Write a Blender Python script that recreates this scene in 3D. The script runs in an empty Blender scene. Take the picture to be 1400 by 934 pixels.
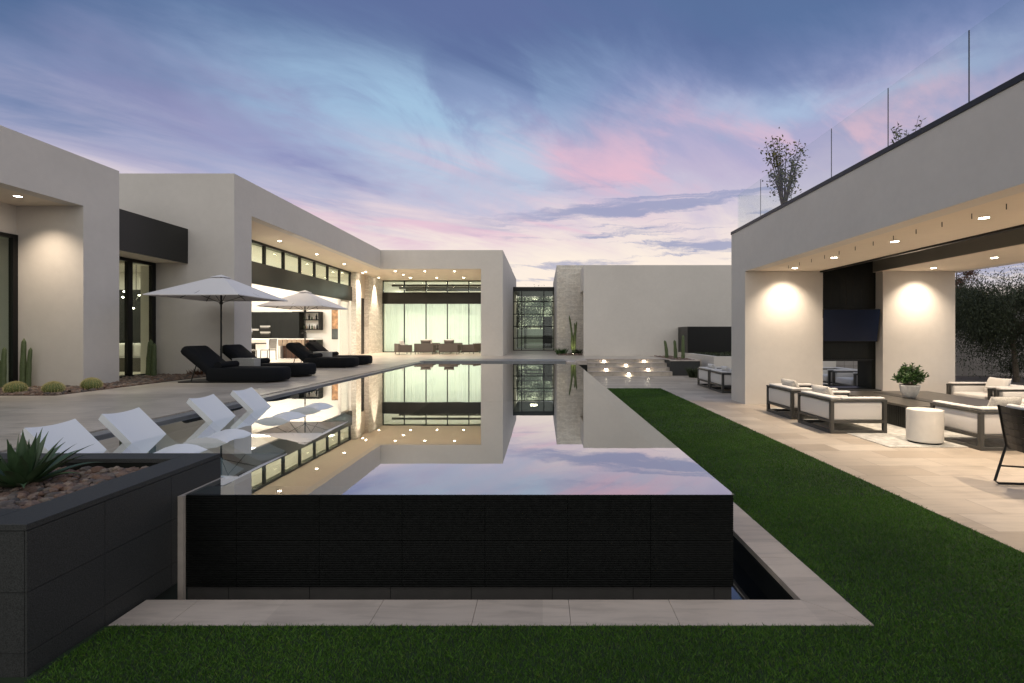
import bpy, bmesh, math, random
from mathutils import Vector, Matrix, noise
R = math.radians
random.seed(7)
scene = bpy.context.scene

# ------------------------------------------------------------------ camera
cam_d = bpy.data.cameras.new("camera")
cam_d.sensor_width = 36.0
cam_d.lens = 36.0 * 692 / 1400
cam_d.shift_x = -0.030
cam_d.shift_y = -0.0064
cam_d.clip_start = 0.05
cam_d.clip_end = 3000
cam = bpy.data.objects.new("camera", cam_d)
scene.collection.objects.link(cam)
cam.location = (0, 0, 1.75)
cam.rotation_euler = (R(90), 0, 0)
scene.camera = cam

scene.view_settings.view_transform = 'Standard'
scene.view_settings.look = 'None'
scene.view_settings.exposure = 0.05
scene.view_settings.gamma = 1.0
scene.view_settings.use_curve_mapping = False
scene.cycles.use_denoising = True
scene.cycles.max_bounces = 8
scene.cycles.diffuse_bounces = 4
scene.cycles.glossy_bounces = 5
scene.cycles.transparent_max_bounces = 24
scene.cycles.sample_clamp_indirect = 6.0
scene.cycles.caustics_reflective = False
scene.cycles.caustics_refractive = False


class NT:
    """tiny helper for writing node trees"""
    def __init__(self, tree):
        self.t = tree

    def n(self, typ, ins=None, **props):
        nd = self.t.nodes.new(typ)
        for k, v in props.items():
            setattr(nd, k, v)
        for k, v in (ins or {}).items():
            s = nd.inputs[k]
            if hasattr(v, 'links') or isinstance(v, bpy.types.NodeSocket):
                self.t.links.new(v, s)
            else:
                s.default_value = v
        return nd

    def m(self, op, a, b=0.0, c=0.0, clamp=False):
        nd = self.n('ShaderNodeMath', {0: a, 1: b, 2: c}, operation=op)
        nd.use_clamp = clamp
        return nd.outputs[0]

    def ramp(self, fac, stops, interp='LINEAR'):
        nd = self.n('ShaderNodeValToRGB', {0: fac})
        cr = nd.color_ramp
        cr.interpolation = interp
        while len(cr.elements) > 1:
            cr.elements.remove(cr.elements[-1])
        cr.elements[0].position = stops[0][0]
        cr.elements[0].color = (*stops[0][1], 1)
        for p, c in stops[1:]:
            e = cr.elements.new(p)
            e.color = (*c, 1)
        return nd.outputs[0]

    def mix(self, f, a, b, blend='MIX'):
        nd = self.n('ShaderNodeMix', data_type='RGBA', blend_type=blend)
        for i, v in ((0, f), (6, a), (7, b)):
            if isinstance(v, bpy.types.NodeSocket):
                self.t.links.new(v, nd.inputs[i])
            else:
                nd.inputs[i].default_value = v if i == 0 else (*v, 1) if len(v) == 3 else v
        return nd.outputs[2]

    def sm(self, v, lo, hi, to0=0.0, to1=1.0):
        nd = self.n('ShaderNodeMapRange', {0: v, 1: lo, 2: hi, 3: to0, 4: to1}, interpolation_type='SMOOTHSTEP')
        return nd.outputs[0]

    def vec(self, x, y, z):
        return self.n('ShaderNodeCombineXYZ', {0: x, 1: y, 2: z}).outputs[0]

    def noise(self, v, scale, detail=3, rough=0.5, dist=0.0):
        return self.n('ShaderNodeTexNoise', {'Vector': v, 'Scale': scale, 'Detail': detail, 'Roughness': rough,
                                             'Distortion': dist}).outputs[0]


# ------------------------------------------------------------------ dusk sky
SKY_GAIN = 1.0
BACK_GAIN = 2.2
world = bpy.data.worlds.new("World")
scene.world = world
world.use_nodes = True
w = NT(world.node_tree)
for nd in list(w.t.nodes):
    w.t.nodes.remove(nd)
tc = w.n('ShaderNodeTexCoord').outputs['Generated']
sep = w.n('ShaderNodeSeparateXYZ', {0: tc})
X, Y, Z = sep.outputs
Zc = w.m('MAXIMUM', Z, 0.0)
den = w.m('ADD', Zc, 0.16)
u = w.m('DIVIDE', X, den)
v = w.m('DIVIDE', Y, den)
uv = w.vec(u, v, 0.0)
az = w.m('ARCTAN2', X, Y)                      # 0 in view direction, + to the right


def cloud(rot, sx, sy, scale, detail=6, rough=.55, dist=.6, loc=(0, 0, 0)):
    rough = min(rough + .05, .7)
    mpn = w.n('ShaderNodeMapping', {'Vector': uv, 'Location': loc, 'Rotation': (0, 0, R(rot)), 'Scale': (1 / sx, 1 / sy, 1)}, vector_type='TEXTURE').outputs[0]
    return w.noise(mpn, scale, detail, rough, dist)


n1 = cloud(30, 1.0, .5, 1.0, 5, .5, .6)
n2 = cloud(-42, 1.2, .50, 1.3, 8, .54, 1.2, (5, 2, 0))
n3 = cloud(-52, 1.5, .45, 2.6, 10, .60, 1.2, (1, 9, 0))
azw = w.m('ADD', az, w.m('MULTIPLY', w.m('SUBTRACT', n1, .5), 1.0))
zw = w.m('ADD', Zc, w.m('MULTIPLY', w.m('SUBTRACT', n2, .5), .17))
zw = w.m('ADD', zw, w.m('MULTIPLY', w.m('SUBTRACT', n3, .5), .075))
base = w.ramp(zw, [(0.0, (.98, .84, .68)), (.13, (.96, .84, .73)), (.19, (.84, .73, .71)), (.25, (.58, .54, .67)),
                   (.33, (.33, .38, .60)), (.42, (.20, .26, .47)), (.50, (.100, .17, .335)), (.62, (.08, .14, .28)),
                   (1.0, (.20, .26, .42))])


def blob(a0, z0, sa, sz, colr, k, tex=None, lo=.38, hi=.58):
    global base
    da = w.m('POWER', w.m('ABSOLUTE', w.m('DIVIDE', w.m('SUBTRACT', azw, a0), sa)), 2.0)
    dz = w.m('POWER', w.m('ABSOLUTE', w.m('DIVIDE', w.m('SUBTRACT', zw, z0), sz)), 2.0)
    gg = w.m('EXPONENT', w.m('MULTIPLY', w.m('ADD', da, dz), -1.0))
    if tex is not None: gg = w.m('MULTIPLY', gg, w.sm(tex, lo, hi, .25, 1.0))
    base = w.mix(w.m('MULTIPLY', gg, k), base, colr)


t1 = cloud(-20, 1.2, .6, 1.5, 8, .54, 1.4, (2, 3, 0))
t2 = cloud(-46, 1.4, .32, 1.6, 7, .52, .8, (4, 0, 0))
t3 = cloud(-60, 1.4, .30, 1.8, 7, .52, .7, (0, 6, 0))
blob(-.58, .36, .26, .075, (.32, .26, .47), .85, t2)              # violet sheet left
blob(-.30, .40, .32, .080, (.36, .55, .74), .95, t1)              # pale blue opening
blob(-.15, .31, .22, .070, (.44, .60, .76), .95, t1)
blob(-.42, .27, .17, .045, (.17, .21, .45), .80, t3)              # slate cloud
blob(.10, .31, .30, .050, (.80, .50, .60), .9, t2, .42, .56)      # pink sheets
blob(-.20, .215, .30, .035, (.80, .53, .64), .8, t3, .42, .56)
blob(.55, .33, .36, .060, (.74, .50, .61), .9, t2, .42, .56)
blob(.56, .39, .28, .030, (.42, .55, .74), .8, t1)
blob(.0, .53, .85, .075, (.115, .155, .33), .85, t3)
blob(-1.0, .46, .36, .17, (.060, .125, .26), .95)                  # deep blue upper left
# thin slate streaks near the horizon
sv = w.vec(w.m('MULTIPLY', az, 1.6), w.m('MULTIPLY', w.m('ADD', Zc, w.m('MULTIPLY', n3, .03)), 26.0), w.m('MULTIPLY', az, 0.6))
sn = w.noise(sv, 1.2, 7, .6, .35)
sf = w.m('MULTIPLY', w.sm(sn, .52, .61), w.m('MULTIPLY', w.sm(Zc, .045, .10), w.sm(Zc, .31, .24)))
sf = w.m('MULTIPLY', sf, w.sm(az, -.25, .10))
base = w.mix(w.m('MULTIPLY', sf, .8), base, (.27, .31, .50))
# added fill: neutral grey sky behind the viewer, brightened to light the near walls
bg = w.sm(Y, .25, -.35, 1.0, BACK_GAIN)
basec = w.mix(w.sm(Y, .2, -.3), base, (.40, .395, .385))
col = w.n('ShaderNodeVectorMath', {0: basec, 3: bg}, operation='SCALE').outputs[0]
low = w.sm(Z, -.06, .0)
col = w.mix(low, (.05, .045, .04), col)
bgn = w.n('ShaderNodeBackground', {'Color': col, 'Strength': SKY_GAIN})
out = w.n('ShaderNodeOutputWorld', {'Surface': bgn.outputs[0]})
world.cycles.sampling_method = 'MANUAL'
world.cycles.sample_map_resolution = 512

# ------------------------------------------------------------------ helpers
ORD = ['first', 'second', 'third', 'fourth', 'fifth', 'sixth', 'seventh', 'eighth', 'ninth', 'tenth', 'eleventh',
       'twelfth', 'thirteenth', 'fourteenth']


def tag(o, label=None, cat=None, group=None, kind=None):
    if label: o['label'] = label
    if cat: o['category'] = cat
    if group: o['group'] = group
    if kind: o['kind'] = kind
    return o


def thing(name, label, cat, loc=(0, 0, 0), group=None):
    o = bpy.data.objects.new(name, None)
    o.empty_display_size = .1
    scene.collection.objects.link(o)
    o.location = loc
    return tag(o, label, cat, group)


def dup(o, parent=None, loc=None, rotz=None, label=None, group=None):
    c = o.copy()
    scene.collection.objects.link(c)
    c.parent = parent
    if loc is not None: c.location = loc
    if rotz is not None: c.rotation_euler = (0, 0, rotz)
    if label: c['label'] = label
    if group: c['group'] = group
    for ch in [k for k in bpy.data.objects if k.parent == o]:
        dup(ch, c)
    return c


def rootloc(o):
    while o is not None and o.parent is not None:
        o = o.parent
    return o.location.copy() if o is not None else Vector((0, 0, 0))


class MB:
    def __init__(self):
        self.v = []; self.f = []

    def add(self, vs, fs):
        b = len(self.v)
        self.v += [tuple(p) for p in vs]
        self.f += [tuple(i + b for i in f) for f in fs]
        return self

    def box(self, x0, x1, y0, y1, z0, z1, bev=0, seg=1, mtx=None):
        if bev:
            bm = bmesh.new()
            bmesh.ops.create_cube(bm, size=1)
            for q in bm.verts:
                q.co = Vector(((x0 + x1) / 2 + q.co.x * (x1 - x0), (y0 + y1) / 2 + q.co.y * (y1 - y0), (z0 + z1) / 2 + q.co.z * (z1 - z0)))
            bmesh.ops.bevel(bm, geom=list(bm.edges), offset=bev, segments=seg, profile=.5, affect='EDGES')
            vs = [q.co.copy() for q in bm.verts]
            bm.verts.index_update()
            fs = [[q.index for q in f.verts] for f in bm.faces]
            bm.free()
        else:
            vs = [Vector(p) for p in ((x0, y0, z0), (x1, y0, z0), (x1, y1, z0), (x0, y1, z0), (x0, y0, z1), (x1, y0, z1), (x1, y1, z1), (x0, y1, z1))]
            fs = [(0, 3, 2, 1), (4, 5, 6, 7), (0, 1, 5, 4), (1, 2, 6, 5), (2, 3, 7, 6), (3, 0, 4, 7)]
        if mtx is not None: vs = [mtx @ p for p in vs]
        return self.add(vs, fs)

    def tube(self, pts, rads, n=8, cap=True, flat=None):
        pts = [Vector(p) for p in pts]
        if not isinstance(rads, (list, tuple)): rads = [rads] * len(pts)
        rings = []
        ref = Vector((0, 0, 1))
        for i, p in enumerate(pts):
            d = (pts[min(i + 1, len(pts) - 1)] - pts[max(i - 1, 0)]).normalized()
            if abs(d.dot(ref)) > .95: ref = Vector((1, 0, 0)) if abs(d.x) < .9 else Vector((0, 1, 0))
            a = d.cross(ref).normalized(); b = d.cross(a).normalized()
            rings.append([p + (a * math.cos(2 * math.pi * k / n) + b * math.sin(2 * math.pi * k / n)) * rads[i] for k in range(n)])
        vs = [q for r in rings for q in r]
        fs = []
        for i in range(len(pts) - 1):
            for k in range(n):
                fs.append((i * n + k, i * n + (k + 1) % n, (i + 1) * n + (k + 1) % n, (i + 1) * n + k))
        if cap:
            fs.append(tuple(range(n)))
            fs.append(tuple(range((len(pts) - 1) * n, len(pts) * n))[::-1])
        return self.add(vs, fs)

    def bar(self, p0, p1, w_, h_):
        """rectangular bar between two points"""
        p0 = Vector(p0); p1 = Vector(p1)
        d = (p1 - p0).normalized()
        ref = Vector((0, 0, 1)) if abs(d.z) < .9 else Vector((0, 1, 0))
        a = d.cross(ref).normalized() * w_ / 2
        b = d.cross(a).normalized() * h_ / 2
        vs = [p + s * a + t * b for p in (p0, p1) for s, t in ((-1, -1), (1, -1), (1, 1), (-1, 1))]
        return self.add(vs, [(0, 1, 2, 3), (7, 6, 5, 4), (0, 4, 5, 1), (1, 5, 6, 2), (2, 6, 7, 3), (3, 7, 4, 0)])

    def lathe(self, prof, c=(0, 0, 0), n=32, ribs=0, depth=0, cap=True):
        c = Vector(c)
        vs = []
        for r, z in prof:
            for k in range(n):
                a = 2 * math.pi * k / n
                rr = r * (1 - depth * (0.5 + .5 * math.cos(ribs * a))) if ribs else r
                vs.append(c + Vector((rr * math.cos(a), rr * math.sin(a), z)))
        fs = []
        for i in range(len(prof) - 1):
            for k in range(n):
                fs.append((i * n + k, i * n + (k + 1) % n, (i + 1) * n + (k + 1) % n, (i + 1) * n + k))
        if cap and prof[0][0] > 0: fs.append(tuple(range(n))[::-1])
        if cap and prof[-1][0] > 0: fs.append(tuple(range((len(prof) - 1) * n, len(prof) * n)))
        return self.add(vs, fs)

    def prism(self, poly, a0, a1, axis='y'):
        """poly: 2D outline; extruded along axis from a0 to a1"""
        def P(p, a):
            return {'y': (p[0], a, p[1]), 'x': (a, p[0], p[1]), 'z': (p[0], p[1], a)}[axis]
        n = len(poly)
        vs = [P(p, a0) for p in poly] + [P(p, a1) for p in poly]
        fs = [tuple(range(n)), tuple(range(n, 2 * n))[::-1]]
        fs += [(k, k + n, (k + 1) % n + n, (k + 1) % n) for k in range(n)]
        return self.add(vs, fs)

    def build(self, name, m, parent=None, smooth=False, origin=None, label=None, kind=None):
        off = rootloc(parent) if parent is not None else Vector(origin or (0, 0, 0))
        me = bpy.data.meshes.new(name)
        me.from_pydata([(p[0] - off.x, p[1] - off.y, p[2] - off.z) for p in self.v], [], self.f)
        bm = bmesh.new(); bm.from_mesh(me)
        bmesh.ops.recalc_face_normals(bm, faces=bm.faces)
        bm.to_mesh(me); bm.free()
        me.materials.append(m)
        if smooth:
            me.polygons.foreach_set('use_smooth', [True] * len(me.polygons))
            if smooth == 'auto':
                me.set_sharp_from_angle(angle=R(40))
        o = bpy.data.objects.new(name, me)
        scene.collection.objects.link(o)
        if parent is not None: o.parent = parent
        else: o.location = off
        if label: o['label'] = label
        if kind: o['kind'] = kind
        return o


def B(*a, **k):
    return MB().box(*a, **k)


def struct(name, mb, m, label=None, origin=None):
    o = mb.build(name, m, None, origin=origin)
    return tag(o, label or name.replace('_', ' '), None, None, 'structure')


# ------------------------------------------------------------------ materials
MATS = {}


def newmat(name):
    m = bpy.data.materials.new(name); m.use_nodes = True
    MATS[name] = m
    t = NT(m.node_tree)
    bs = [n for n in t.t.nodes if n.type == 'BSDF_PRINCIPLED'][0]
    return m, t, bs


def link(t, a, b):
    t.t.links.new(a, b)


def simple(name, c, rough=.6, metal=0.0, nscale=0, namt=.12, bscale=0, bstr=.1, bdist=.005, spec=.5, sheen=0):
    m, t, bs = newmat(name)
    pos = t.n('ShaderNodeTexCoord').outputs['Object']
    bs.inputs['Roughness'].default_value = rough
    bs.inputs['Metallic'].default_value = metal
    bs.inputs['Specular IOR Level'].default_value = spec
    if sheen: bs.inputs['Sheen Weight'].default_value = sheen
    if nscale:
        n = t.noise(pos, nscale, 5, .6)
        cc = t.ramp(n, [(.25, tuple(k * (1 - namt) for k in c)), (.75, tuple(min(1, k * (1 + namt)) for k in c))])
        link(t, cc, bs.inputs['Base Color'])
        link(t, t.m('ADD', t.m('MULTIPLY', n, .2), rough - .1), bs.inputs['Roughness'])
    else:
        bs.inputs['Base Color'].default_value = (*c, 1)
    if bscale:
        bn = t.noise(pos, bscale, 4, .6)
        bp = t.n('ShaderNodeBump', {'Height': bn, 'Strength': bstr, 'Distance': bdist})
        link(t, bp.outputs[0], bs.inputs['Normal'])
    return m


def worldpos(t):
    return t.n('ShaderNodeNewGeometry').outputs['Position']


def stucco(name, c):
    m, t, bs = newmat(name)
    p = worldpos(t)
    big = t.noise(p, .55, 5, .6, .3)
    mid = t.noise(p, 7.0, 4, .6)
    f = t.m('ADD', t.m('MULTIPLY', big, .7), t.m('MULTIPLY', mid, .3))
    link(t, t.ramp(f, [(.3, tuple(k * .93 for k in c)), (.7, tuple(k * 1.05 for k in c))]), bs.inputs['Base Color'])
    bs.inputs['Roughness'].default_value = .88
    bs.inputs['Specular IOR Level'].default_value = .25
    fine = t.noise(p, 160, 3, .7)
    b1 = t.n('ShaderNodeBump', {'Height': t.noise(p, 3.0, 3, .5), 'Strength': .22, 'Distance': .02})
    b2 = t.n('ShaderNodeBump', {'Height': fine, 'Strength': .25, 'Distance': .004, 'Normal': b1.outputs[0]})
    link(t, b2.outputs[0], bs.inputs['Normal'])
    return m


def pavers(name, c1, c2, cm, bw, bh, rot=0, rough=.42, mort=.003, streak=.25):
    m, t, bs = newmat(name)
    p = worldpos(t)
    mp = t.n('ShaderNodeMapping', {'Vector': p, 'Rotation': (0, 0, rot)}).outputs[0]
    br = t.n('ShaderNodeTexBrick', {'Vector': mp, 'Color1': (*c1, 1), 'Color2': (*c2, 1), 'Mortar': (*cm, 1), 'Scale': 1.0,
                                    'Mortar Size': mort, 'Mortar Smooth': .1, 'Bias': 0.0, 'Brick Width': bw, 'Row Height': bh})
    br.offset = .5
    st = t.noise(t.n('ShaderNodeMapping', {'Vector': mp, 'Scale': (1.0, 7, 1)}).outputs[0], 2.2, 6, .65, .5)
    blot = t.noise(mp, 1.3, 5, .6, .3)
    vein = t.m('ADD', t.m('MULTIPLY', st, .6), t.m('MULTIPLY', blot, .4))
    k = t.ramp(vein, [(.3, (1 - streak,) * 3), (.52, (1, 1, 1)), (.75, (1 + streak * .4,) * 3)])
    link(t, t.mix(1.0, br.outputs[0], k, 'MULTIPLY'), bs.inputs['Base Color'])
    link(t, t.m('ADD', t.m('MULTIPLY', vein, .35), rough - .18), bs.inputs['Roughness'])
    hb = t.m('SUBTRACT', t.m('MULTIPLY', t.noise(mp, 22, 5, .65), .35), br.outputs[1])
    bp = t.n('ShaderNodeBump', {'Height': hb, 'Strength': .35, 'Distance': .003})
    link(t, bp.outputs[0], bs.inputs['Normal'])
    return m


def ashlar(name):
    m, t, bs = newmat(name)
    p = worldpos(t)
    s = t.n('ShaderNodeSeparateXYZ', {0: p})
    vv = t.vec(t.m('ADD', s.outputs[0], s.outputs[1]), s.outputs[2], 0.0)
    vv = t.n('ShaderNodeVectorMath', {0: vv, 1: t.n('ShaderNodeVectorMath', {0: t.n('ShaderNodeTexNoise', {'Vector': vv, 'Scale': 2.5}).outputs[1], 3: .035}, operation='SCALE').outputs[0]}).outputs[0]
    br = t.n('ShaderNodeTexBrick', {'Vector': vv, 'Color1': (.88, .84, .77, 1), 'Color2': (.72, .67, .60, 1), 'Mortar': (.56, .51, .46, 1), 'Scale': 1.0,
                                    'Mortar Size': .006, 'Mortar Smooth': .3, 'Brick Width': .34, 'Row Height': .075})
    br.offset = .37
    n = t.noise(p, 9, 5, .65)
    k = t.ramp(n, [(.3, (.8, .8, .8)), (.7, (1.12, 1.1, 1.08))])
    link(t, t.mix(1.0, br.outputs[0], k, 'MULTIPLY'), bs.inputs['Base Color'])
    bs.inputs['Roughness'].default_value = .85
    cell = t.n('ShaderNodeRGBToBW', {0: br.outputs[0]}).outputs[0]
    h = t.m('ADD', t.m('MULTIPLY', cell, 1.6), t.m('MULTIPLY', n, .6))
    h = t.m('SUBTRACT', h, t.m('MULTIPLY', br.outputs[1], .8))
    bp = t.n('ShaderNodeBump', {'Height': h, 'Strength': .8, 'Distance': .018})
    link(t, bp.outputs[0], bs.inputs['Normal'])
    return m


def glassy(name, tint, ior=1.45, refl=(1, 1, 1), ripple=0, ex=5.0):
    """thin clear sheet: see-through plus Fresnel reflection"""
    m, t, bs = newmat(name)
    t.t.nodes.remove(bs)
    out_ = [n for n in t.t.nodes if n.type == 'OUTPUT_MATERIAL'][0]
    nrm = None
    if ripple:
        p = worldpos(t)
        mp = t.n('ShaderNodeMapping', {'Vector': p, 'Scale': (1, .55, 1)}).outputs[0]
        b = t.n('ShaderNodeBump', {'Height': t.noise(mp, 1.6, 3, .5), 'Strength': ripple, 'Distance': .01})
        nrm = b.outputs[0]
    tr = t.n('ShaderNodeBsdfTransparent', {'Color': (*tint, 1)})
    gl = t.n('ShaderNodeBsdfGlossy', {'Color': (*refl, 1), 'Roughness': 0.0 if not ripple else .012})
    geo = t.n('ShaderNodeNewGeometry')
    nn = nrm or geo.outputs['Normal']
    if nrm:
        link(t, nrm, gl.inputs['Normal'])
    dt = t.m('ABSOLUTE', t.n('ShaderNodeVectorMath', {0: geo.outputs['Incoming'], 1: nn}, operation='DOT_PRODUCT').outputs['Value'])
    f0 = ((ior - 1) / (ior + 1)) ** 2
    fr = t.m('ADD', t.m('MULTIPLY', t.m('POWER', t.m('SUBTRACT', 1.0, dt, clamp=True), ex), 1 - f0), f0, clamp=True)
    mx = t.n('ShaderNodeMixShader', {0: fr, 1: tr.outputs[0], 2: gl.outputs[0]})
    link(t, mx.outputs[0], out_.inputs[0])
    return m


def emit(name, c, s):
    m, t, bs = newmat(name)
    bs.inputs['Base Color'].default_value = (.8, .8, .8, 1)
    bs.inputs['Emission Color'].default_value = (*c, 1)
    bs.inputs['Emission Strength'].default_value = s
    return m


def island(name, cols, rough=.7, bscale=40, trans=0):
    """colour picked per loose piece (pebbles, leaves)"""
    m, t, bs = newmat(name)
    r = t.n('ShaderNodeNewGeometry').outputs['Random Per Island']
    n = len(cols)
    c = t.ramp(r, [(i / (n - 1), col_) for i, col_ in enumerate(cols)])
    nn = t.noise(worldpos(t), bscale, 4, .6)
    c = t.mix(1.0, c, t.ramp(nn, [(.3, (.75, .75, .75)), (.7, (1.2, 1.2, 1.2))]), 'MULTIPLY')
    link(t, c, bs.inputs['Base Color'])
    bs.inputs['Roughness'].default_value = rough
    bp = t.n('ShaderNodeBump', {'Height': nn, 'Strength': .4, 'Distance': .01})
    link(t, bp.outputs[0], bs.inputs['Normal'])
    if trans:
        bs.inputs['Subsurface Weight'].default_value = 0
    return m


M_st = stucco('stucco_warm_white', (.65, .612, .572))
M_sof = stucco('soffit_plaster', (.74, .655, .55))
M_ston = ashlar('split_face_limestone')
M_deck = pavers('deck_travertine', (.60, .535, .465), (.46, .405, .35), (.24, .21, .18), 1.2, .6, 0, .34, streak=.5)
M_patio = pavers('patio_travertine', (.54, .47, .39), (.38, .315, .25), (.20, .165, .135), .9, .45, 0, .42, streak=.3)
M_cop = simple('coping_limestone', (.48, .42, .375), .55, 0, 3.2, .34, 60, .25, .003)
M_cop2 = pavers('coping_travertine', (.68, .57, .475), (.50, .42, .355), (.45, .39, .34), 1.7, .61, 0, .5, mort=0.0, streak=.30)
M_gcop = simple('slate_coping', (.21, .215, .225), .35, 0, 4, .2, 50, .2, .002)
M_band = simple('black_metal_panel', (.012, .0125, .011), .36, .0, 1.2, .3, spec=.35)
M_frame = simple('black_window_frame', (.012, .012, .012), .38, .5)
M_trim = simple('roof_edge_metal', (.03, .031, .035), .45, .5)
M_gran = simple('dark_granite', (.038, .039, .039), .6, 0, 170, .85, 150, .25, .002, .35)
M_tile = simple('black_basalt_tile', (.0055, .006, .0056), .42, 0, 30, .5, 90, .3, .002, .2)
M_base = simple('grey_concrete_base', (.075, .07, .066), .7, 0, 6, .15)
M_shell = simple('pool_plaster_dark', (.060, .085, .085), .6, 0, 3, .15)
M_ledge = simple('pool_plaster_ledge', (.30, .30, .27), .7, 0, 3, .1)
M_water = glassy('pool_water', (.72, .82, .80), 1.40, ripple=.03, ex=1.5)
M_twater = glassy('channel_water', (.55, .65, .68), 1.38, ripple=.03, ex=2.5)
M_glass = glassy('window_glass', (.89, .95, .885), 1.5)
M_clear = glassy('balustrade_glass', (.955, .975, .965), 1.3, ex=8.0)
M_lawn = simple('turf_soil', (.014, .028, .010), .95, 0, 8, .3)
M_soil = simple('planting_soil', (.085, .06, .045), .95, 0, 14, .4, 50, .6, .01)
M_ground = simple('desert_gravel_ground', (.16, .13, .11), .95, 0, 3, .3, 60, .5, .01)
M_alu = simple('bronze_grey_aluminium', (.085, .083, .077), .42, .55)
M_white = simple('white_outdoor_fabric', (.64, .615, .59), .85, 0, 0, 0, 260, .2, .002, .2, .2)
M_wpil = simple('woven_grey_pillow', (.48, .46, .43), .9, 0, 60, .35, 200, .4, .003, .2)
M_black = simple('charcoal_fabric', (.006, .007, .009), .85, 0, 20, .25, 240, .3, .003, .2)
M_resin = simple('white_resin', (.82, .83, .86), .38)
M_canvas = simple('umbrella_canvas', (.76, .74, .75), .85, 0, 0, 0, 300, .2, .002, .2)
M_steel = simple('brushed_grey_box', (.46, .46, .45), .4, .3, 40, .12)
M_conc = simple('white_cement', (.66, .63, .58), .65, 0, 5, .08, 40, .15, .003)
M_pot = simple('whitewashed_pot', (.60, .59, .57), .75, 0, 18, .16, 40, .3, .004)
M_darkwood = simple('dark_stained_tabletop', (.075, .068, .058), .35, .1, 12, .2)
M_slat = simple('dark_panel_cladding', (.010, .011, .009), .5, 0, 6, .3, spec=.25)
M_tv = simple('screen_glass', (.008, .014, .036), .25, spec=.2)
M_rug = simple('pale_woven_rug', (.46, .45, .42), .95, 0, 9, .38, 200, .5, .004, .2)
M_wick = simple('brown_woven_rope', (.105, .09, .08), .8, 0, 60, .4, 120, .6, .006)
M_wall_in = simple('interior_white_paint', (.78, .75, .70), .8)
M_floor_in = simple('interior_pale_stone', (.62, .57, .50), .3, 0, 2, .06)
M_cab = simple('black_oak_cabinet', (.007, .008, .0075), .5, 0, 6, .2, spec=.2)
M_quartz = simple('white_quartz', (.80, .78, .74), .3)
M_walnut = simple('walnut_veneer', (.12, .055, .035), .45, 0, 9, .35)
M_tan = simple('tan_leather', (.36, .27, .19), .6)
M_ovn = simple('stainless_steel', (.5, .5, .5), .3, .9)
M_coff = simple('coffer_shaded_plaster', (.20, .19, .17), .85)  # dark tone puts the shade of the ceiling recess into the colour
M_art = simple('ochre_art_print', (.45, .25, .12), .6, 0, 3.5, .9)
M_art2 = simple('slate_art_print', (.07, .08, .08), .6, 0, 2.5, .6)
M_bark = simple('tree_bark', (.11, .085, .06), .9, 0, 14, .4, 40, .8, .02)
M_block = simple('garden_block_wall', (.36, .33, .31), .9, 0, 3, .12)
M_cact = simple('cactus_skin', (.085, .115, .045), .6, 0, 25, .35, 80, .3, .004)
M_barrel = simple('golden_barrel_skin', (.14, .17, .05), .6, 0, 20, .2)
M_spine = simple('golden_spines', (.55, .48, .22), .6)
M_agave = simple('agave_leaf', (.055, .10, .045), .36, 0, 9, .35, 30, .2, .004)
M_roofw = simple('neighbour_roof', (.035, .033, .032), .8)
M_leafd = island('dark_olive_leaves', [(.012, .020, .007), (.032, .046, .016), (.022, .032, .011), (.06, .075, .028)], .55)
M_leafg = island('bright_green_leaves', [(.025, .07, .018), (.055, .125, .03), (.035, .09, .02), (.09, .16, .05)], .4)
M_leafr = island('reddish_leaves', [(.09, .035, .02), (.13, .06, .03), (.06, .03, .02)], .6)
M_leafy = island('golden_green_leaves', [(.13, .13, .03), (.06, .08, .02), (.24, .20, .05)], .5)  # golden and olive tones picked per leaf
M_peb = island('river_pebbles', [(.13, .08, .06), (.20, .14, .11), (.09, .075, .068), (.27, .21, .165), (.16, .09, .06), (.075, .07, .068)], .8)
M_lamp = emit('downlight_glow', (1, .86, .68), 45)
M_lampd = emit('interior_lamp_glow', (1, .9, .72), 10)
M_stepl = emit('step_light_glow', (1, .86, .62), 22)


def curtain_mat():
    m, t, bs = newmat('sheer_curtain')
    t.t.nodes.remove(bs)
    o = [n for n in t.t.nodes if n.type == 'OUTPUT_MATERIAL'][0]
    d = t.n('ShaderNodeBsdfDiffuse', {'Color': (.80, .82, .80, 1)})
    tr = t.n('ShaderNodeBsdfTranslucent', {'Color': (.78, .82, .79, 1)})
    link(t, t.n('ShaderNodeMixShader', {0: .55, 1: d.outputs[0], 2: tr.outputs[0]}).outputs[0], o.inputs[0])
    return m


M_curt = curtain_mat()


def grass_mat():
    m, t, bs = newmat('lawn_blades')
    r = t.n('ShaderNodeNewGeometry').outputs['Random Per Island']
    c = t.ramp(r, [(0, (.036, .100, .009)), (.5, (.060, .160, .016)), (.85, (.090, .195, .026)), (1, (.13, .18, .04))])
    n = t.noise(worldpos(t), .9, 5, .6)
    c = t.mix(1.0, c, t.ramp(n, [(.3, (.62, .66, .6)), (.7, (1.25, 1.2, 1.1))]), 'MULTIPLY')
    link(t, c, bs.inputs['Base Color'])
    bs.inputs['Roughness'].default_value = .55
    bs.inputs['Specular IOR Level'].default_value = .3
    return m


M_grass = grass_mat()


def spot(name, parent, loc, target, power, size=70, blend=.8, col=(1, .82, .62), rad=.04):
    d = bpy.data.lights.new(name, 'SPOT')
    d.energy = power; d.spot_size = R(size); d.spot_blend = blend; d.color = col; d.shadow_soft_size = rad
    o = bpy.data.objects.new(name, d)
    scene.collection.objects.link(o)
    off = rootloc(parent)
    o.parent = parent
    o.location = Vector(loc) - off
    o.rotation_euler = (Vector(target) - Vector(loc)).to_track_quat('-Z', 'Y').to_euler()
    return o


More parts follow.
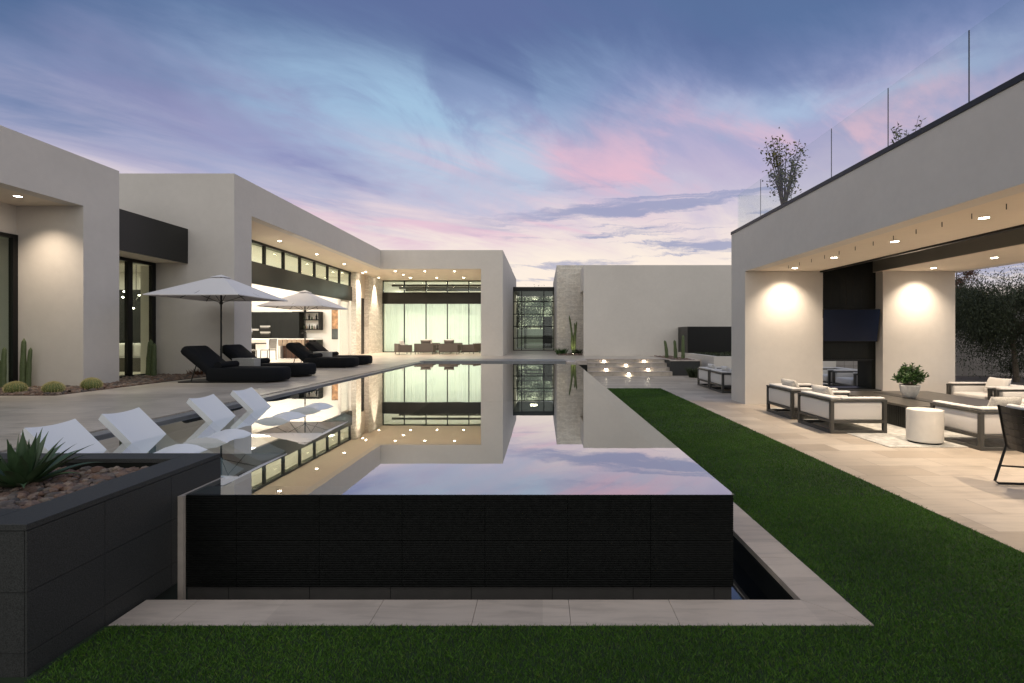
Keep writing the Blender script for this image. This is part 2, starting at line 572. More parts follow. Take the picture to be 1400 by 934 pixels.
def area(name, parent, loc, sx, sy, power, col=(1, .86, .68), rot=(0, 0, 0)):
    d = bpy.data.lights.new(name, 'AREA')
    d.shape = 'RECTANGLE'; d.size = sx; d.size_y = sy; d.energy = power; d.color = col
    o = bpy.data.objects.new(name, d)
    scene.collection.objects.link(o)
    o.parent = parent
    o.location = Vector(loc) - rootloc(parent)
    o.rotation_euler = rot
    return o

# ================================================================== SETTING
DZ = .636          # upper terrace level
g = MB()
hx0, hx1, hy0, hy1 = -5.19, 1.72, 3.30, 22.8
for (a, b, c, d) in ((-1500, hx0, -1500, 1500), (hx1, 1500, -1500, 1500), (hx0, hx1, -1500, hy0), (hx0, hx1, hy1, 1500)):
    g.add([(a, c, -.014), (b, c, -.014), (b, d, -.014), (a, d, -.014)], [(0, 1, 2, 3)])
struct('ground', g, M_ground)
g = MB().box(-6.0, 3.867, -3, 3.05, -.05, -.004).box(1.998, 3.867, 3.05, 16.59, -.05, -.004)
struct('lawn', g, M_lawn)
g = MB().box(3.867, 12.2, -6, 21.68, -.06, 0).box(1.998, 3.867, 16.59, 21.68, -.06, 0)
struct('patio', g, M_patio)
g = MB().box(-22, -5.214, -5, 22.9, -.3, DZ).box(-22, 1.94, 22.9, 60, -.3, DZ).box(1.94, 12, 23.10, 60, -.3, DZ)
struct('pool_deck', g, M_deck)

# steps of the far stair
st = thing('garden_stair', 'broad pale stone stair of four lit steps from patio up to the terrace', 'steps', (3.75, 21.68, 0))
for k, y in enumerate((21.68, 22.155, 22.63)):
    MB().box(1.945, 5.555, y, y + .475 + (.0 if k < 2 else -.005), .0 if k == 0 else .159 * k - .02, .159 * (k + 1) - .001).build('step', M_deck, st)
for k, y in enumerate((21.68, 22.155, 22.63, 23.10)):   # thin nosings catch the light
    MB().box(1.947, 5.553, y - .02, y + .30, .159 * (k + 1) - .0005, .159 * (k + 1) + .018, bev=.004).build('tread', M_cop, st)
li = 0
for (px_, k) in ((2.80, 0), (4.62, 0), (3.71, 1), (2.78, 2), (4.61, 2), (3.68, 3)):
    y = (23.10, 22.63, 22.155, 21.68)[k]; zt = .159 * (4 - k)
    row = ('top', 'third', 'second', 'lowest')[k]
    side = {0: 'left', 1: 'right', 2: None, 3: 'left', 4: 'right', 5: None}[li]
    lab = 'glowing step light in the %s riser of the stair%s' % (row, ', on its %s side' % side if side else ', at its middle')
    t = thing('step_light', lab, 'step light', (px_, y, zt - .08), 'step lights in the stair risers')
    B(px_ - .075, px_ + .075, y - .022, y - .001, zt - .10, zt - .035, bev=.003).build('lamp_housing', M_ovn, t)
    B(px_ - .062, px_ + .062, y - .026, y - .0225, zt - .09, zt - .045).build('lamp_glow', M_stepl, t)
    spot('step_lamp', t, (px_, y - .07, zt - .05), (px_, y - .06, zt - .36), 13, 160, 1.0, (1, .86, .64), .03)
    li += 1

# pool shell --------------------------------------------------------
g = MB()
g.box(-5.2, 1.389, 3.71, 22.0, -1.35, -1.05)                 # floor
g.box(-5.213, -4.88, 4.16, 22.0, -1.05, .50)
g.box(-4.88, 1.15, 3.72, 3.93, -1.05, .575)
g.box(1.15, 1.385, 3.72, 21.99, -1.05, .583)
g.box(-4.88, 1.15, 21.32, 21.9, -1.05, .56)
struct('pool_basin', g, M_shell)
g = MB().box(-4.88, -2.85, 4.16, 8.6, -1.05, .36).box(-4.88, -4.62, 8.6, 21.3, -1.05, .38)
struct('pool_ledge', g, M_ledge)
g = MB()
Wz = .59
g.add([(-2.60, 3.676, Wz), (1.393, 3.676, Wz), (1.393, 4.158, Wz), (-2.60, 4.158, Wz), (-4.99, 4.158, Wz), (1.393, 20.6, Wz), (-4.99, 20.6, Wz),
       (.98, 20.6, Wz), (.98, 21.33, Wz), (-4.99, 21.33, Wz)],
      [(0, 1, 2, 3), (4, 3, 2, 5, 7, 6), (6, 7, 8, 9)])
struct('pool_water', g, M_water)
# left edge : dark slot, slate lip, submerged bench edge
g = MB().box(-5.19, -4.995, 4.16, 21.3, .50, .622, bev=.006)
g.box(-4.88, -4.80, 4.2, 21.3, .38, .47)
struct('pool_edge_lip', g, M_gcop)
g = MB().box(-5.19, .975, 21.335, 22.88, .5, .655, bev=.008)
struct('pool_end_coping', g, M_gcop)
g = MB().box(.985, 1.385, 20.62, 21.99, .584, .642, bev=.006).box(.985, 1.935, 21.995, 22.88, .45, .642, bev=.006)
struct('pool_corner_coping', g, M_cop)
struct('pool_end_wall', MB().box(1.39, 1.94, 22.0, 22.3, -.02, .60), M_slat)
# raised black face with ribbed tiles
pw = thing('pool_wall', 'raised black ribbed-tile face of the vanishing-edge pool above the channel', 'pool wall', (-.6, 3.69, -.5))
MB().box(-2.60, 1.382, 3.705, 3.74, -.5, -.088).build('wall_base', M_base, pw)
for k in range(7):
    MB().box(-2.3 + k * .592, -2.2965 + k * .592, 3.7035, 3.7048, -.42, -.09).build('joint', M_frame, pw)
xs = [-2.598] + [-2.23 + .603 * k for k in range(7)]
xs = [x for x in xs if x < 1.3] + [1.389]
for zi, (z0, z1) in enumerate(((-.086, .247), (.251, .584))):
    for a, b in zip(xs[:-1], xs[1:]):
        prof = []
        n = 20
        dz = (z1 - z0) / n
        for k in range(n):
            prof += [(3.688, z0 + k * dz), (3.6835, z0 + (k + .22) * dz), (3.6835, z0 + (k + .78) * dz)]
        prof += [(3.688, z1), (3.72, z1), (3.72, z0)]
        MB().prism(prof, a + .0015, b - .0015, 'x').build('wall_tile', M_tile, pw)
MB().box(-2.64, -2.602, 3.69, 4.15, .555, .583).box(-2.64, -2.602, 3.66, 3.69, -.5, .583).box(-2.64, -2.57, 3.60, 3.66, -.5, -.17).build('edge_trim', M_cop, pw)
# catch channel
g = MB().box(-2.64, 1.707, 3.345, 3.70, -.62, -.5).box(1.389, 1.707, 3.70, 21.9, -.62, -.5)
g.box(-2.64, 1.74, 3.30, 3.352, -.62, -.05).box(1.70, 1.74, 3.352, 21.9, -.62, -.05)
struct('channel_basin', g, M_slat)
g = MB().add([(-2.64, 3.353, -.235), (1.699, 3.353, -.235), (1.699, 3.704, -.235), (-2.64, 3.704, -.235), (1.386, 3.704, -.235), (1.386, 21.9, -.235), (1.699, 21.9, -.235)],
             [(0, 1, 2, 4, 3), (4, 2, 6, 5)])
struct('channel_water', g, M_twater)
# coping slabs with open joints, mitred corner
g = MB()
cx = [-2.62, -2.27, -1.05, -.43, .17, .83]
for a, b in zip(cx[:-1], cx[1:]):
    sl = .0
    g.prism([(a + .0015, 3.05), (b - .0015, 3.05), (b - .0015, 3.345), (a + .0015, 3.345)], -.045, 0, 'z')
g.prism([(.8315, 3.05), (1.995, 3.05), (1.7055, 3.345), (.8315, 3.345)], -.045, 0, 'z')
g.prism([(1.998, 3.053), (1.998, 3.98), (1.707, 3.98), (1.707, 3.3475)], -.045, 0, 'z')
y = 3.9825
while y < 21.6:
    y2 = min(y + .92, 21.68)
    g.prism([(1.707, y), (1.998, y), (1.998, y2 - .0025), (1.707, y2 - .0025)], -.045, 0, 'z')
    y = y2
struct('channel_coping', g, M_cop2)


# ------------------------------------------------------------------ lawn blades
def blades(regions):
    import numpy as np
    rng = np.random.default_rng(3)
    V = []
    for (x0, x1, y0, y1, dens, h, wd) in regions:
        n = int((x1 - x0) * (y1 - y0) * dens)
        x = rng.uniform(x0, x1, n); y = rng.uniform(y0, y1, n)
        a = rng.uniform(0, math.pi * 2, n)
        hh = h * rng.uniform(.55, 1.15, n); ww = wd * rng.uniform(.7, 1.3, n)
        lx = rng.normal(0, .45, n) * hh; ly = rng.normal(0, .45, n) * hh
        dx = np.cos(a) * ww / 2; dy = np.sin(a) * ww / 2
        z = np.full(n, -.006)
        v = np.stack([np.stack([x - dx, y - dy, z], 1), np.stack([x + dx, y + dy, z], 1),
                      np.stack([x + lx * .4 + dx * .7, y + ly * .4 + dy * .7, z + hh * .6], 1),
                      np.stack([x + lx, y + ly, z + hh], 1)], 1)
        V.append(v.reshape(-1, 3))
    V = np.concatenate(V); n = len(V) // 4
    me = bpy.data.meshes.new('grass')
    me.vertices.add(len(V)); me.vertices.foreach_set('co', V.astype(np.float32).ravel())
    me.loops.add(n * 6); me.polygons.add(n * 2)
    b = np.arange(n) * 4
    idx = np.stack([b, b + 1, b + 2, b, b + 2, b + 3], 1).ravel()
    me.loops.foreach_set('vertex_index', idx.astype(np.int32))
    me.polygons.foreach_set('loop_start', (np.arange(n * 2) * 3).astype(np.int32))
    me.update(calc_edges=True)
    me.materials.append(M_grass)
    o = bpy.data.objects.new('grass', me)
    scene.collection.objects.link(o)
    tag(o, 'short dark green turf blades covering the lawn around the pool channel', 'grass', None, 'stuff')


blades([(-2.6, 3.86, 1.75, 3.045, 24000, .022, .0026), (2.0, 3.862, 3.045, 5.5, 17000, .023, .0030), (2.0, 3.862, 5.5, 9.0, 8500, .025, .0045),
        (2.0, 3.862, 9, 16.58, 3200, .028, .008), (3.0, 3.86, .5, 1.75, 3000, .03, .005)])


# ------------------------------------------------------------------ stone plants beds
def pebbles(name, label, n, fn, rmin, rmax, seed, mat_=None, flat=.65):
    rnd = random.Random(seed)
    bm = bmesh.new(); bmesh.ops.create_icosphere(bm, subdivisions=2, radius=1)
    base = [v.co.copy() for v in bm.verts]; fs = [[v.index for v in f.verts] for f in bm.faces]; bm.free()
    lib = []
    for k in range(10):
        off = Vector((rnd.uniform(0, 50), rnd.uniform(0, 50), rnd.uniform(0, 50)))
        lib.append([p * (1 + .42 * noise.noise(p * .9 + off) + .16 * noise.noise(p * 2.4 + off)) for p in base])
    m = MB()
    for _ in range(n):
        c = fn(rnd)
        r = rnd.uniform(rmin, rmax) if rnd.random() < .8 else rnd.uniform(rmax, rmax * 1.35)
        s = Vector((rnd.uniform(.8, 1.3), rnd.uniform(.7, 1.1), rnd.uniform(.5, .8) * flat / .65))
        rot = Matrix.Rotation(rnd.uniform(0, 6.28), 3, 'Z') @ Matrix.Rotation(rnd.uniform(-.35, .35), 3, 'X')
        m.add([rot @ Vector((p.x * s.x * r, p.y * s.y * r, p.z * s.z * r)) + Vector(c) for p in rnd.choice(lib)], fs)
    o = m.build(name, mat_ or M_peb, None, False)
    tag(o, label, 'gravel', None, 'stuff')
    return o


# front-left granite planter
pl = thing('granite_planter', 'large dark granite planter with red pebbles in the left foreground', 'planter', (-3.8, 3.4, 0))
MB().box(-5.1, -2.90, 2.80, 3.99, -.03, .66).build('soil_fill', M_soil, pl)
rim = MB()
rim.box(-2.90, -2.642, 2.59, 4.155, .747, .78, bev=.002).box(-5.1, -2.903, 2.59, 2.83, .747, .78, bev=.002).box(-5.1, -2.903, 3.965, 4.155, .747, .78, bev=.002)
rim.build('planter_rim', M_gran, pl)
MB().box(-2.875, -2.655, 2.605, 4.15, -.04, .745).box(-5.1, -2.876, 2.605, 2.82, -.04, .745).box(-5.1, -2.876, 3.975, 4.15, -.04, .745).build('planter_core', M_slat, pl)
ys = [2.592, 3.055, 3.60, 4.155]
for a, b in zip(ys[:-1], ys[1:]):
    for z0, z1 in ((-.04, .115), (.118, .428), (.431, .744)):
        MB().box(-2.654, -2.642, a + .0015, b - .0015, z0, z1).build('planter_panel', M_gran, pl)
for x0, x1 in ((-3.3, -2.656), (-3.9, -3.303), (-4.5, -3.903), (-5.1, -4.503)):
    for z0, z1 in ((-.04, .115), (.118, .428), (.431, .744)):
        MB().box(x0, x1, 2.592, 2.604, z0, z1).build('planter_panel', M_gran, pl)
pebbles('planter_gravel', 'rust red and grey pebbles filling the granite planter beside the agave', 2600,
        lambda r: (r.uniform(-5.0, -2.93), r.uniform(2.86, 3.94), .668 + r.uniform(0, .045)), .015, .036, 11)


def agave(c, label, n=42, L=.43, seed=2, mt=M_agave):
    rnd = random.Random(seed)
    m = MB()
    for k in range(n):
        f = k / n
        a = k * 2.39996 + rnd.uniform(-.2, .2)
        elev = R(16 + 68 * f + rnd.uniform(-6, 6))
        ln = L * (1 - .15 * f) * rnd.uniform(.8, 1.1)
        wd = .068 * rnd.uniform(.8, 1.1)
        side = Vector((-math.sin(a), math.cos(a), 0)); rad = Vector((math.cos(a), math.sin(a), 0))
        S = 9
        vs = []
        p = Vector(c) + rad * .02
        e = elev
        for s in range(S + 1):
            t = s / S
            wv = wd / 2 * (math.sin(math.pi * min(1, (t * .75 + .25))) ** .8) * (1 - t ** 6) + .001
            up = Vector((-math.cos(a) * math.sin(e), -math.sin(a) * math.sin(e), math.cos(e)))
            vs += [p - side * wv + up * wv * .35, p - up * .010 * (1 - t), p + side * wv + up * wv * .35]
            p = p + (rad * math.cos(e) + Vector((0, 0, 1)) * math.sin(e)) * ln / S
            e += R(3.0 - 15 * (1.15 - f) * t) if s > 1 else 0
        fs = []
        for s in range(S):
            b = s * 3
            fs += [(b, b + 1, b + 4, b + 3), (b + 1, b + 2, b + 5, b + 4)]
        m.add(vs, fs)
    o = m.build('agave', mt, None, True, origin=c)
    return tag(o, label, 'agave')


agave((-3.60, 3.50, .70), 'spiky green agave growing in the pebbles of the granite planter')

# gravel bed by the house
struct('gravel_bed', MB().box(-11.15, -8.94, 9.28, 14.06, DZ - .1, DZ + .006), M_soil)
pebbles('bed_gravel', 'brown pebbles in the long bed at the foot of the left wing', 2600,
        lambda r: (r.uniform(-11.1, -8.98), r.uniform(9.32, 14.0), DZ + r.uniform(.0, .02)), .02, .05, 5)
struct('entry_bed', MB().box(.85, 2.17, 27.7, 29.59, DZ - .1, DZ + .01), M_soil)
pebbles('entry_gravel', 'pebbles around the tall cactus below the stone tower', 260,
        lambda r: (r.uniform(.88, 2.14), r.uniform(27.72, 29.55), DZ + .02), .03, .07, 6)


def dn_light(x, y, z, label, group, power=30, size=95, target=None, blend=.9):
    power *= 2.6
    t = thing('downlight', label, 'downlight', (x, y, z), group)
    MB().lathe([(.062, -.006), (.075, -.006), (.078, 0), (.062, 0)], (x, y, z), 20, cap=False).build('trim_ring', M_white, t)
    MB().lathe([(.0, -.003), (.060, -.003), (.060, -.001), (0, -.001)], (x, y, z), 20).build('lamp_glow', M_lamp, t)
    if power:
        spot('downlight_lamp', t, (x, y, z - .02), target or (x, y, 0), power, size, blend, rad=.04)
    return t


# ------------------------------------------------------------------ LEFT WING
lw = thing('house_wing', 'nearest stucco wing at the left with a deep framed opening', 'house wing', (-13, 8, DZ))
g = MB().box(-11.17, -9.747, 10.74, 11.65, DZ, 5.52)
g.box(-10.07, -9.747, -5, 10.74, 4.49, 5.52)
g.box(-11.45, -11.17, -5, 10.74, 3.87, 5.515)
g.box(-20, -11.17, 11.35, 11.65, DZ, 5.515)
g.build('wall', M_st, lw)
MB().box(-11.17, -10.07, -5, 10.74, 4.49, 4.7).build('soffit', M_sof, lw)
MB().box(-20, -11.45, -5, 11.35, 5.2, 5.4).box(-11.17, -10.07, -5, 10.74, 5.2, 5.4).build('roof', M_roofw, lw)
MB().box(-20, -11.45, -5, 11.35, 3.9, 4.1).build('ceiling', M_wall_in, lw)
wi = MB().box(-11.23, -11.13, 10.64, 10.738, DZ, 3.868).box(-11.23, -11.13, -5, 10.64, 3.79, 3.868).box(-11.23, -11.13, -5, 10.64, DZ, .70)
for y in (8.2, 5.8, 3.4): wi.box(-11.23, -11.13, y, y + .07, .70, 3.79)
wi = wi.build('window', M_frame, lw)
MB().box(-11.19, -11.18, -5, 10.64, .70, 3.79).build('pane', M_glass, wi)
cu = MB()
pts = []
n = 60
for k in range(n + 1):
    pts.append((-11.75 + .05 * math.sin(k * 1.9), 9.2 + k * 1.3 / n))
cu.add([(p[0], p[1], DZ + .01) for p in pts] + [(p[0], p[1], 3.85) for p in pts], [(k, k + 1, n + 2 + k, n + 1 + k) for k in range(n)])
tag(cu.build('curtain', M_curt, None, True, origin=(-11.75, 9.8, DZ)), 'grey-green sheer curtain hanging inside the near glass door of the left wing', 'curtain')
dn_light(-10.37, 10.0, 4.49, 'single downlight in the soffit of the nearest left wing', 'soffit downlights', 75, 104, (-10.40, 10.42, 1.2), 1.0)

# ------------------------------------------------------------------ LINK with black canopy
lk = thing('link_room', 'recessed glazed link under a black metal canopy between the two left blocks', 'link', (-10.8, 12.8, DZ))
MB().box(-9.90, -9.85, 11.655, 14.055, 3.73, 4.69).box(-11.4, -9.90, 11.655, 14.055, 4.62, 4.69).build('canopy', M_band, lk)
MB().box(-10.85, -9.90, 11.655, 14.055, 3.745, 4.6).build('soffit', M_sof, lk)
wf = MB().box(-10.84, -10.74, 11.655, 11.75, DZ, 3.744).box(-10.84, -10.74, 13.93, 14.055, DZ, 3.744).box(-10.84, -10.74, 13.12, 13.26, .70, 3.66)
wf.box(-10.84, -10.74, 11.75, 13.93, 3.66, 3.744).box(-10.84, -10.74, 11.75, 13.93, DZ, .70)
wf = wf.build('window', M_frame, lk)
MB().box(-10.80, -10.79, 11.75, 13.93, .70, 3.66).build('pane', M_glass, wf)
# interior behind
MB().box(-20, -10.85, 18.2, 18.35, DZ, 5.1).build('interior_wall', M_wall_in, lk)
MB().box(-11.45, -10.86, 14.41, 14.55, DZ, 3.72).build('interior_wall', M_wall_in, lk)
MB().box(-20, -10.86, 11.66, 18.2, DZ + .002, DZ + .006).build('interior_floor', M_floor_in, lk)
MB().box(-20, -10.86, 11.66, 18.2, 4.0, 4.1).build('ceiling', M_wall_in, lk)
area('ceiling_lamp', lk, (-14.5, 15.5, 3.95), 3, 2.5, 170, (1, .9, .74))
MB().box(-17.5, -12.45, 17.9, 18.18, DZ, 3.35).build('feature_panel', M_slat, lk)
# sofa, plant, pendant seen through the link glass
sf = thing('indoor_sofa', 'low grey sofa with pale cushions seen through the link window', 'sofa', (-12.6, 15.6, DZ + .006))
B(-14.2, -12.1, 15.3, 16.2, DZ + .03, DZ + .40, bev=.05, seg=3).build('seat', M_white, sf, True)
B(-14.2, -12.1, 16.05, 16.3, DZ + .30, DZ + .85, bev=.06, seg=3).build('backrest', M_white, sf, True)
B(-14.25, -12.05, 15.25, 15.30, DZ + .006, DZ + .42).build('plinth', M_darkwood, sf)
for k, x in enumerate((-13.6, -13.0, -12.5)):
    o = B(x - .25, x + .25, 15.75, 15.95, DZ + .42, DZ + .86, bev=.08, seg=3).build('throw_pillow', M_tan if k == 0 else M_white, None, True, origin=(x, 15.8, DZ + .42))
    tag(o, ['tan pillow at the left end of the indoor sofa', 'pale pillow in the middle of the indoor sofa', 'pale pillow at the right end of the indoor sofa'][k], 'pillow', 'pillows on the indoor sofa')
pd = thing('starburst_pendant', 'starburst pendant lamp with bright tips inside the link room', 'pendant lamp', (-12.05, 15.0, 2.95))
g = MB().tube([(-12.05, 15.0, 2.9), (-12.05, 15.0, 4.0)], .008, 6)
rnd = random.Random(5)
for k in range(9):
    d = Vector((rnd.uniform(-1, 1), rnd.uniform(-1, 1), rnd.uniform(-.8, .8))).normalized() * .42
    c = Vector((-12.05, 15.0, 2.78))
    g.tube([c, c + d], .006, 5)
    bmx = c + d
    MB().lathe([(0, -.03), (.03, -.01), (.03, .01), (0, .03)], bmx, 8).build('bulb', M_lampd, pd)
g.build('spokes', M_frame, pd)

# ------------------------------------------------------------------ MAIN HOUSE
mh = thing('main_house', 'long stucco main house wrapping the far-left corner of the pool terrace', 'house', (-12, 22, DZ))
g = MB()
g.box(-10.79, -8.57, 14.06, 14.9, DZ, 6.236)
g.box(-20, -10.79, 14.06, 14.40, 3.75, 6.236)
g.box(-8.90, -8.57, 14.9, 27.1, 5.25, 6.236)
g.box(-8.57, -3.267, 26.76, 27.1, 5.25, 6.236)
g.box(-3.267, -2.11, 26.76, 34.8, DZ, 6.236)
g.box(-20, -19.7, 14.4, 40.5, DZ, 6.2)
g.box(-19.7, -2.115, 40.2, 40.5, DZ, 6.2)
g.box(-2.4, -2.115, 34.8, 40.2, DZ, 6.2)
g.build('wall', M_st, mh)
g = MB().box(-10.71, -8.90, 14.9, 27.1, 5.25, 5.40).box(-10.71, -3.267, 27.1, 32.55, 5.25, 5.40)
g.build('soffit', M_sof, mh)
MB().box(-19.7, -8.90, 14.9, 26.9, 5.8, 5.95).box(-19.7, -3.267, 27.1, 40.2, 5.8, 5.95).build('roof', M_roofw, mh)
MB().box(-19.7, -10.90, 18.36, 29.5, 5.14, 5.24).build('ceiling', M_wall_in, mh)
MB().box(-19.7, -10.72, 29.5, 29.65, DZ, 5.24).build('interior_wall', M_wall_in, mh)
MB().box(-19.7, -10.72, 18.36, 29.5, DZ + .002, DZ + .006).build('interior_floor', M_floor_in, mh)
area('ceiling_lamp', mh, (-15.5, 22.5, 5.10), 3.4, 6.0, 980, (1, .95, .86))
area('cove_lamp', mh, (-14.8, 28.5, 5.10), 6, .5, 130, (1, .9, .72))
g = MB().box(-10.74, -10.60, 14.9, 28.14, 3.64, 4.42)
g.build('metal_band', M_band, mh)
my = [16.56, 18.0, 19.45, 20.88, 22.3, 23.73, 25.16, 26.62, 28.08]
g = MB().box(-10.76, -10.66, 14.9, 28.14, 5.16, 5.249).box(-10.76, -10.66, 14.9, 28.14, 4.421, 4.46)
for y in my: g.box(-10.76, -10.66, y - .055, y + .055, 4.46, 5.16)
cl = g.build('clerestory_window', M_frame, mh)
for a, b in zip([14.9] + my[:-1], my):
    MB().box(-10.715, -10.705, a + .056, b - .056, 4.461, 5.159).build('pane', M_glass, cl)
MB().box(-10.65, -10.37, 28.141, 28.9, DZ, 5.249).build('stone_pier', M_ston, mh)
MB().box(-10.62, -10.27, 29.9, 32.45, DZ, 5.249).build('stone_wall', M_ston, mh)
MB().box(-10.62, -10.55, 28.9, 29.9, DZ, 3.9).build('side_door', M_frame, mh)
MB().box(-10.62, -10.50, 28.9, 29.9, 3.9, 5.249).build('door_header', M_sof, mh)
# far glazed wall
fr = MB().box(-10.27, -3.268, 32.46, 32.54, 5.19, 5.249).box(-10.27, -3.268, 32.46, 32.54, 4.441, 4.48).box(-10.27, -3.268, 32.46, 32.54, DZ, .69)
mx = [-10.24, -8.88, -7.49, -6.12, -4.74, -3.30]
for x in mx: fr.box(x - .03, x + .03, 32.46, 32.54, .69, 3.74).box(x - .03, x + .03, 32.46, 32.54, 4.48, 5.19)
fr = fr.build('window', M_frame, mh)
MB().box(-10.27, -3.268, 32.38, 32.56, 3.741, 4.44).build('metal_band', M_band, mh)
for a, b in zip(mx[:-1], mx[1:]):
    MB().box(a + .031, b - .031, 32.495, 32.505, .691, 3.739).build('pane', M_glass, fr)
    MB().box(a + .031, b - .031, 32.495, 32.505, 4.481, 5.189).build('pane', M_glass, fr)
MB().box(-10.27, -3.27, 32.57, 40.2, 5.16, 5.24).build('ceiling', M_wall_in, mh)
g = MB()
for y in (34.2, 35.9, 37.6): g.box(-10.2, -3.3, y, y + .10, 5.02, 5.155)
g.build('ceiling_beam', M_frame, mh)
MB().box(-10.42, -10.27, 32.57, 40.2, DZ, 5.24).build('interior_wall', M_wall_in, mh)
MB().box(-3.42, -3.27, 34.81, 40.19, DZ, 5.24).build('interior_wall', M_wall_in, mh)
area('ceiling_lamp', mh, (-6.8, 36.6, 5.0), 5.6, 1.0, 500, (1, .985, .93))
area('floor_wash_lamp', mh, (-6.8, 34.0, .75), 6.4, .5, 60, (1, .98, .93), (R(180), 0, 0))
cw = MB()
n = 420
pts = [(-10.2 + 6.9 * k / n, 33.0 + .007 * math.sin(k * .75) + .010 * math.sin(k * .31 + .8 * math.sin(k * .07))) for k in range(n + 1)]
cw.add([(p[0], p[1], DZ + .01) for p in pts] + [(p[0], p[1], 4.0) for p in pts], [(k, k + 1, n + 2 + k, n + 1 + k) for k in range(n)])
tag(cw.build('curtain', M_curt, None, True, origin=(-6.8, 33, DZ)), 'floor-length glowing white sheers across the whole far glazed wall', 'curtain')

lights = []
for k, y in enumerate((18.85, 21.95, 25.0, 28.05)):
    dn_light(-9.8, y, 5.25, '%s downlight from the near end of the long loggia soffit' % ORD[k], 'loggia downlights', 150, 130)
fx = (-8.1, -6.48, -4.85)
for k, x in enumerate(fx):
    dn_light(x, 27.8, 5.25, '%s in the front row of three downlights before the far glazed wall' % ('left light', 'middle light', 'right light')[k], 'loggia downlights', 95, 130)
    dn_light(x, 31.0, 5.25, '%s in the back row of three downlights close to the far glazed wall' % ('left light', 'middle light', 'right light')[k], 'loggia downlights', 95, 130)
dn_light(-8.1, 29.4, 5.25, 'downlight halfway between the two rows at their left end', 'loggia downlights', 0)
dn_light(-10.0, 30.9, 5.25, 'downlight grazing the stone wall beside the far glazing', 'loggia downlights', 380, 54, (-10.22, 30.9, 2.2), .7)
dn_light(-10.14, 28.5, 5.25, 'downlight grazing the narrow stone pier', 'loggia downlights', 340, 54, (-10.33, 28.5, 2.2), .7)

# ------------------------------------------------------------------ ENTRY LINK (glass)
en = thing('glass_entry', 'gridded black steel glass entry hall between the main house and stone tower', 'glass entry', (-.6, 36.1, DZ))
MB().box(-2.108, .816, 36.0, 36.3, 4.87, 5.165).box(-2.108, .816, 36.3, 42, 4.95, 5.12).build('roof_beam', M_band, en)
for yy, nm in ((36.1, 'window'), (42.0, 'rear_window')):
    fr = MB()
    for x in (-2.09, -1.50, .083, .79): fr.box(x - .03, x + .03, yy - .04, yy + .04, .69, 4.869)
    fr.box(-2.108, .816, yy - .04, yy + .04, DZ, .689)
    fo = fr.build(nm, M_frame, en)
    for z in (4.12, 3.23, 2.355, 1.52): MB().box(-2.06, .76, yy - .025, yy + .025, z - .03, z + .03).build('glazing_bar', M_frame, fo)
    MB().box(-2.06, .76, yy - .005, yy + .005, .69, 4.868).build('pane', M_glass, fo)
MB().box(.0, .75, 41.80, 41.90, DZ + .01, 3.2).build('door', M_slat, en)
MB().box(-1.35, -1.28, 39.5, 39.6, DZ + .01, 2.4).box(-1.35, .0, 39.5, 39.6, 2.4, 2.48).build('inner_frame', M_frame, en)
area('hall_lamp', en, (-.7, 39.5, 4.9), .5, .8, 22, (1, .86, .68))
# ------------------------------------------------------------------ STONE TOWER
tw = thing('stone_tower', 'tall split-face limestone tower wall beside the glass entry', 'stone tower', (2, 33, DZ))
MB().box(.817, 3.2, 29.6, 40, DZ, 5.83).build('wall', M_ston, tw)
# ------------------------------------------------------------------ GUEST WING (plain wall)
gw = thing('guest_wing', 'plain grey-white stucco wing behind the lit garden stair', 'house wing', (6, 27.2, DZ))
g = MB().box(2.195, 13, 27.1, 27.5, DZ, 5.49)
g.box(2.195, 2.6, 27.5, 32.07, 4.19, 5.485).box(3.21, 3.5, 31.7, 40, DZ, 5.3)
g.build('wall', M_st, gw)
MB().box(2.6, 13, 27.5, 40, 5.2, 5.35).build('roof', M_roofw, gw)
MB().box(2.6, 3.2, 27.5, 29.59, 4.19, 4.3).build('soffit', M_sof, gw)
bb = thing('screen_box', 'large black metal box standing on the low white planter wall before the guest wing', 'metal box', (8.65, 26.2, .842))
MB().box(7.25, 10.05, 25.34, 27.09, .843, 2.17, bev=.004).build('box_body', M_band, bb)
MB().box(7.30, 10.0, 25.325, 25.339, .89, 2.12).build('front_panel', M_frame, bb)

lo = thing('low_planter_wall', 'low white stucco planter wall under the black metal box', 'planter', (9, 23, 0))
MB().box(7.24, 7.46, 21.4, 27.09, -.01, .84).box(7.46, 12.4, 21.4, 21.62, -.01, .84).build('wall', M_st, lo)
MB().box(7.46, 12.4, 21.62, 27.09, -.01, .74).build('soil_fill', M_soil, lo)

dp = thing('slate_planter', 'dark slate planter box with three columnar cacti at the right of the stair', 'planter', (6.2, 23.5, 0))
MB().box(5.56, 6.84, 22.0, 22.06, -.01, .61).box(5.56, 5.62, 22.06, 26.3, -.01, .61).box(6.78, 6.84, 22.06, 26.3, -.01, .61).build('planter_wall', M_gran, dp)
MB().box(5.565, 6.86, 21.98, 22.22, .611, .655, bev=.004).box(5.56, 5.72, 22.222, 26.3, .64, .656).box(6.68, 6.86, 22.222, 26.3, .611, .655).build('planter_rim', M_cop, dp)
MB().box(5.63, 6.77, 22.07, 26.3, -.01, .61).build('soil_fill', M_soil, dp)
pebbles('slate_planter_gravel', 'brown pebbles in the dark slate planter around the columnar cacti', 420,
        lambda r: (r.uniform(5.75, 6.66), r.uniform(22.25, 26.2), .64), .025, .06, 8)

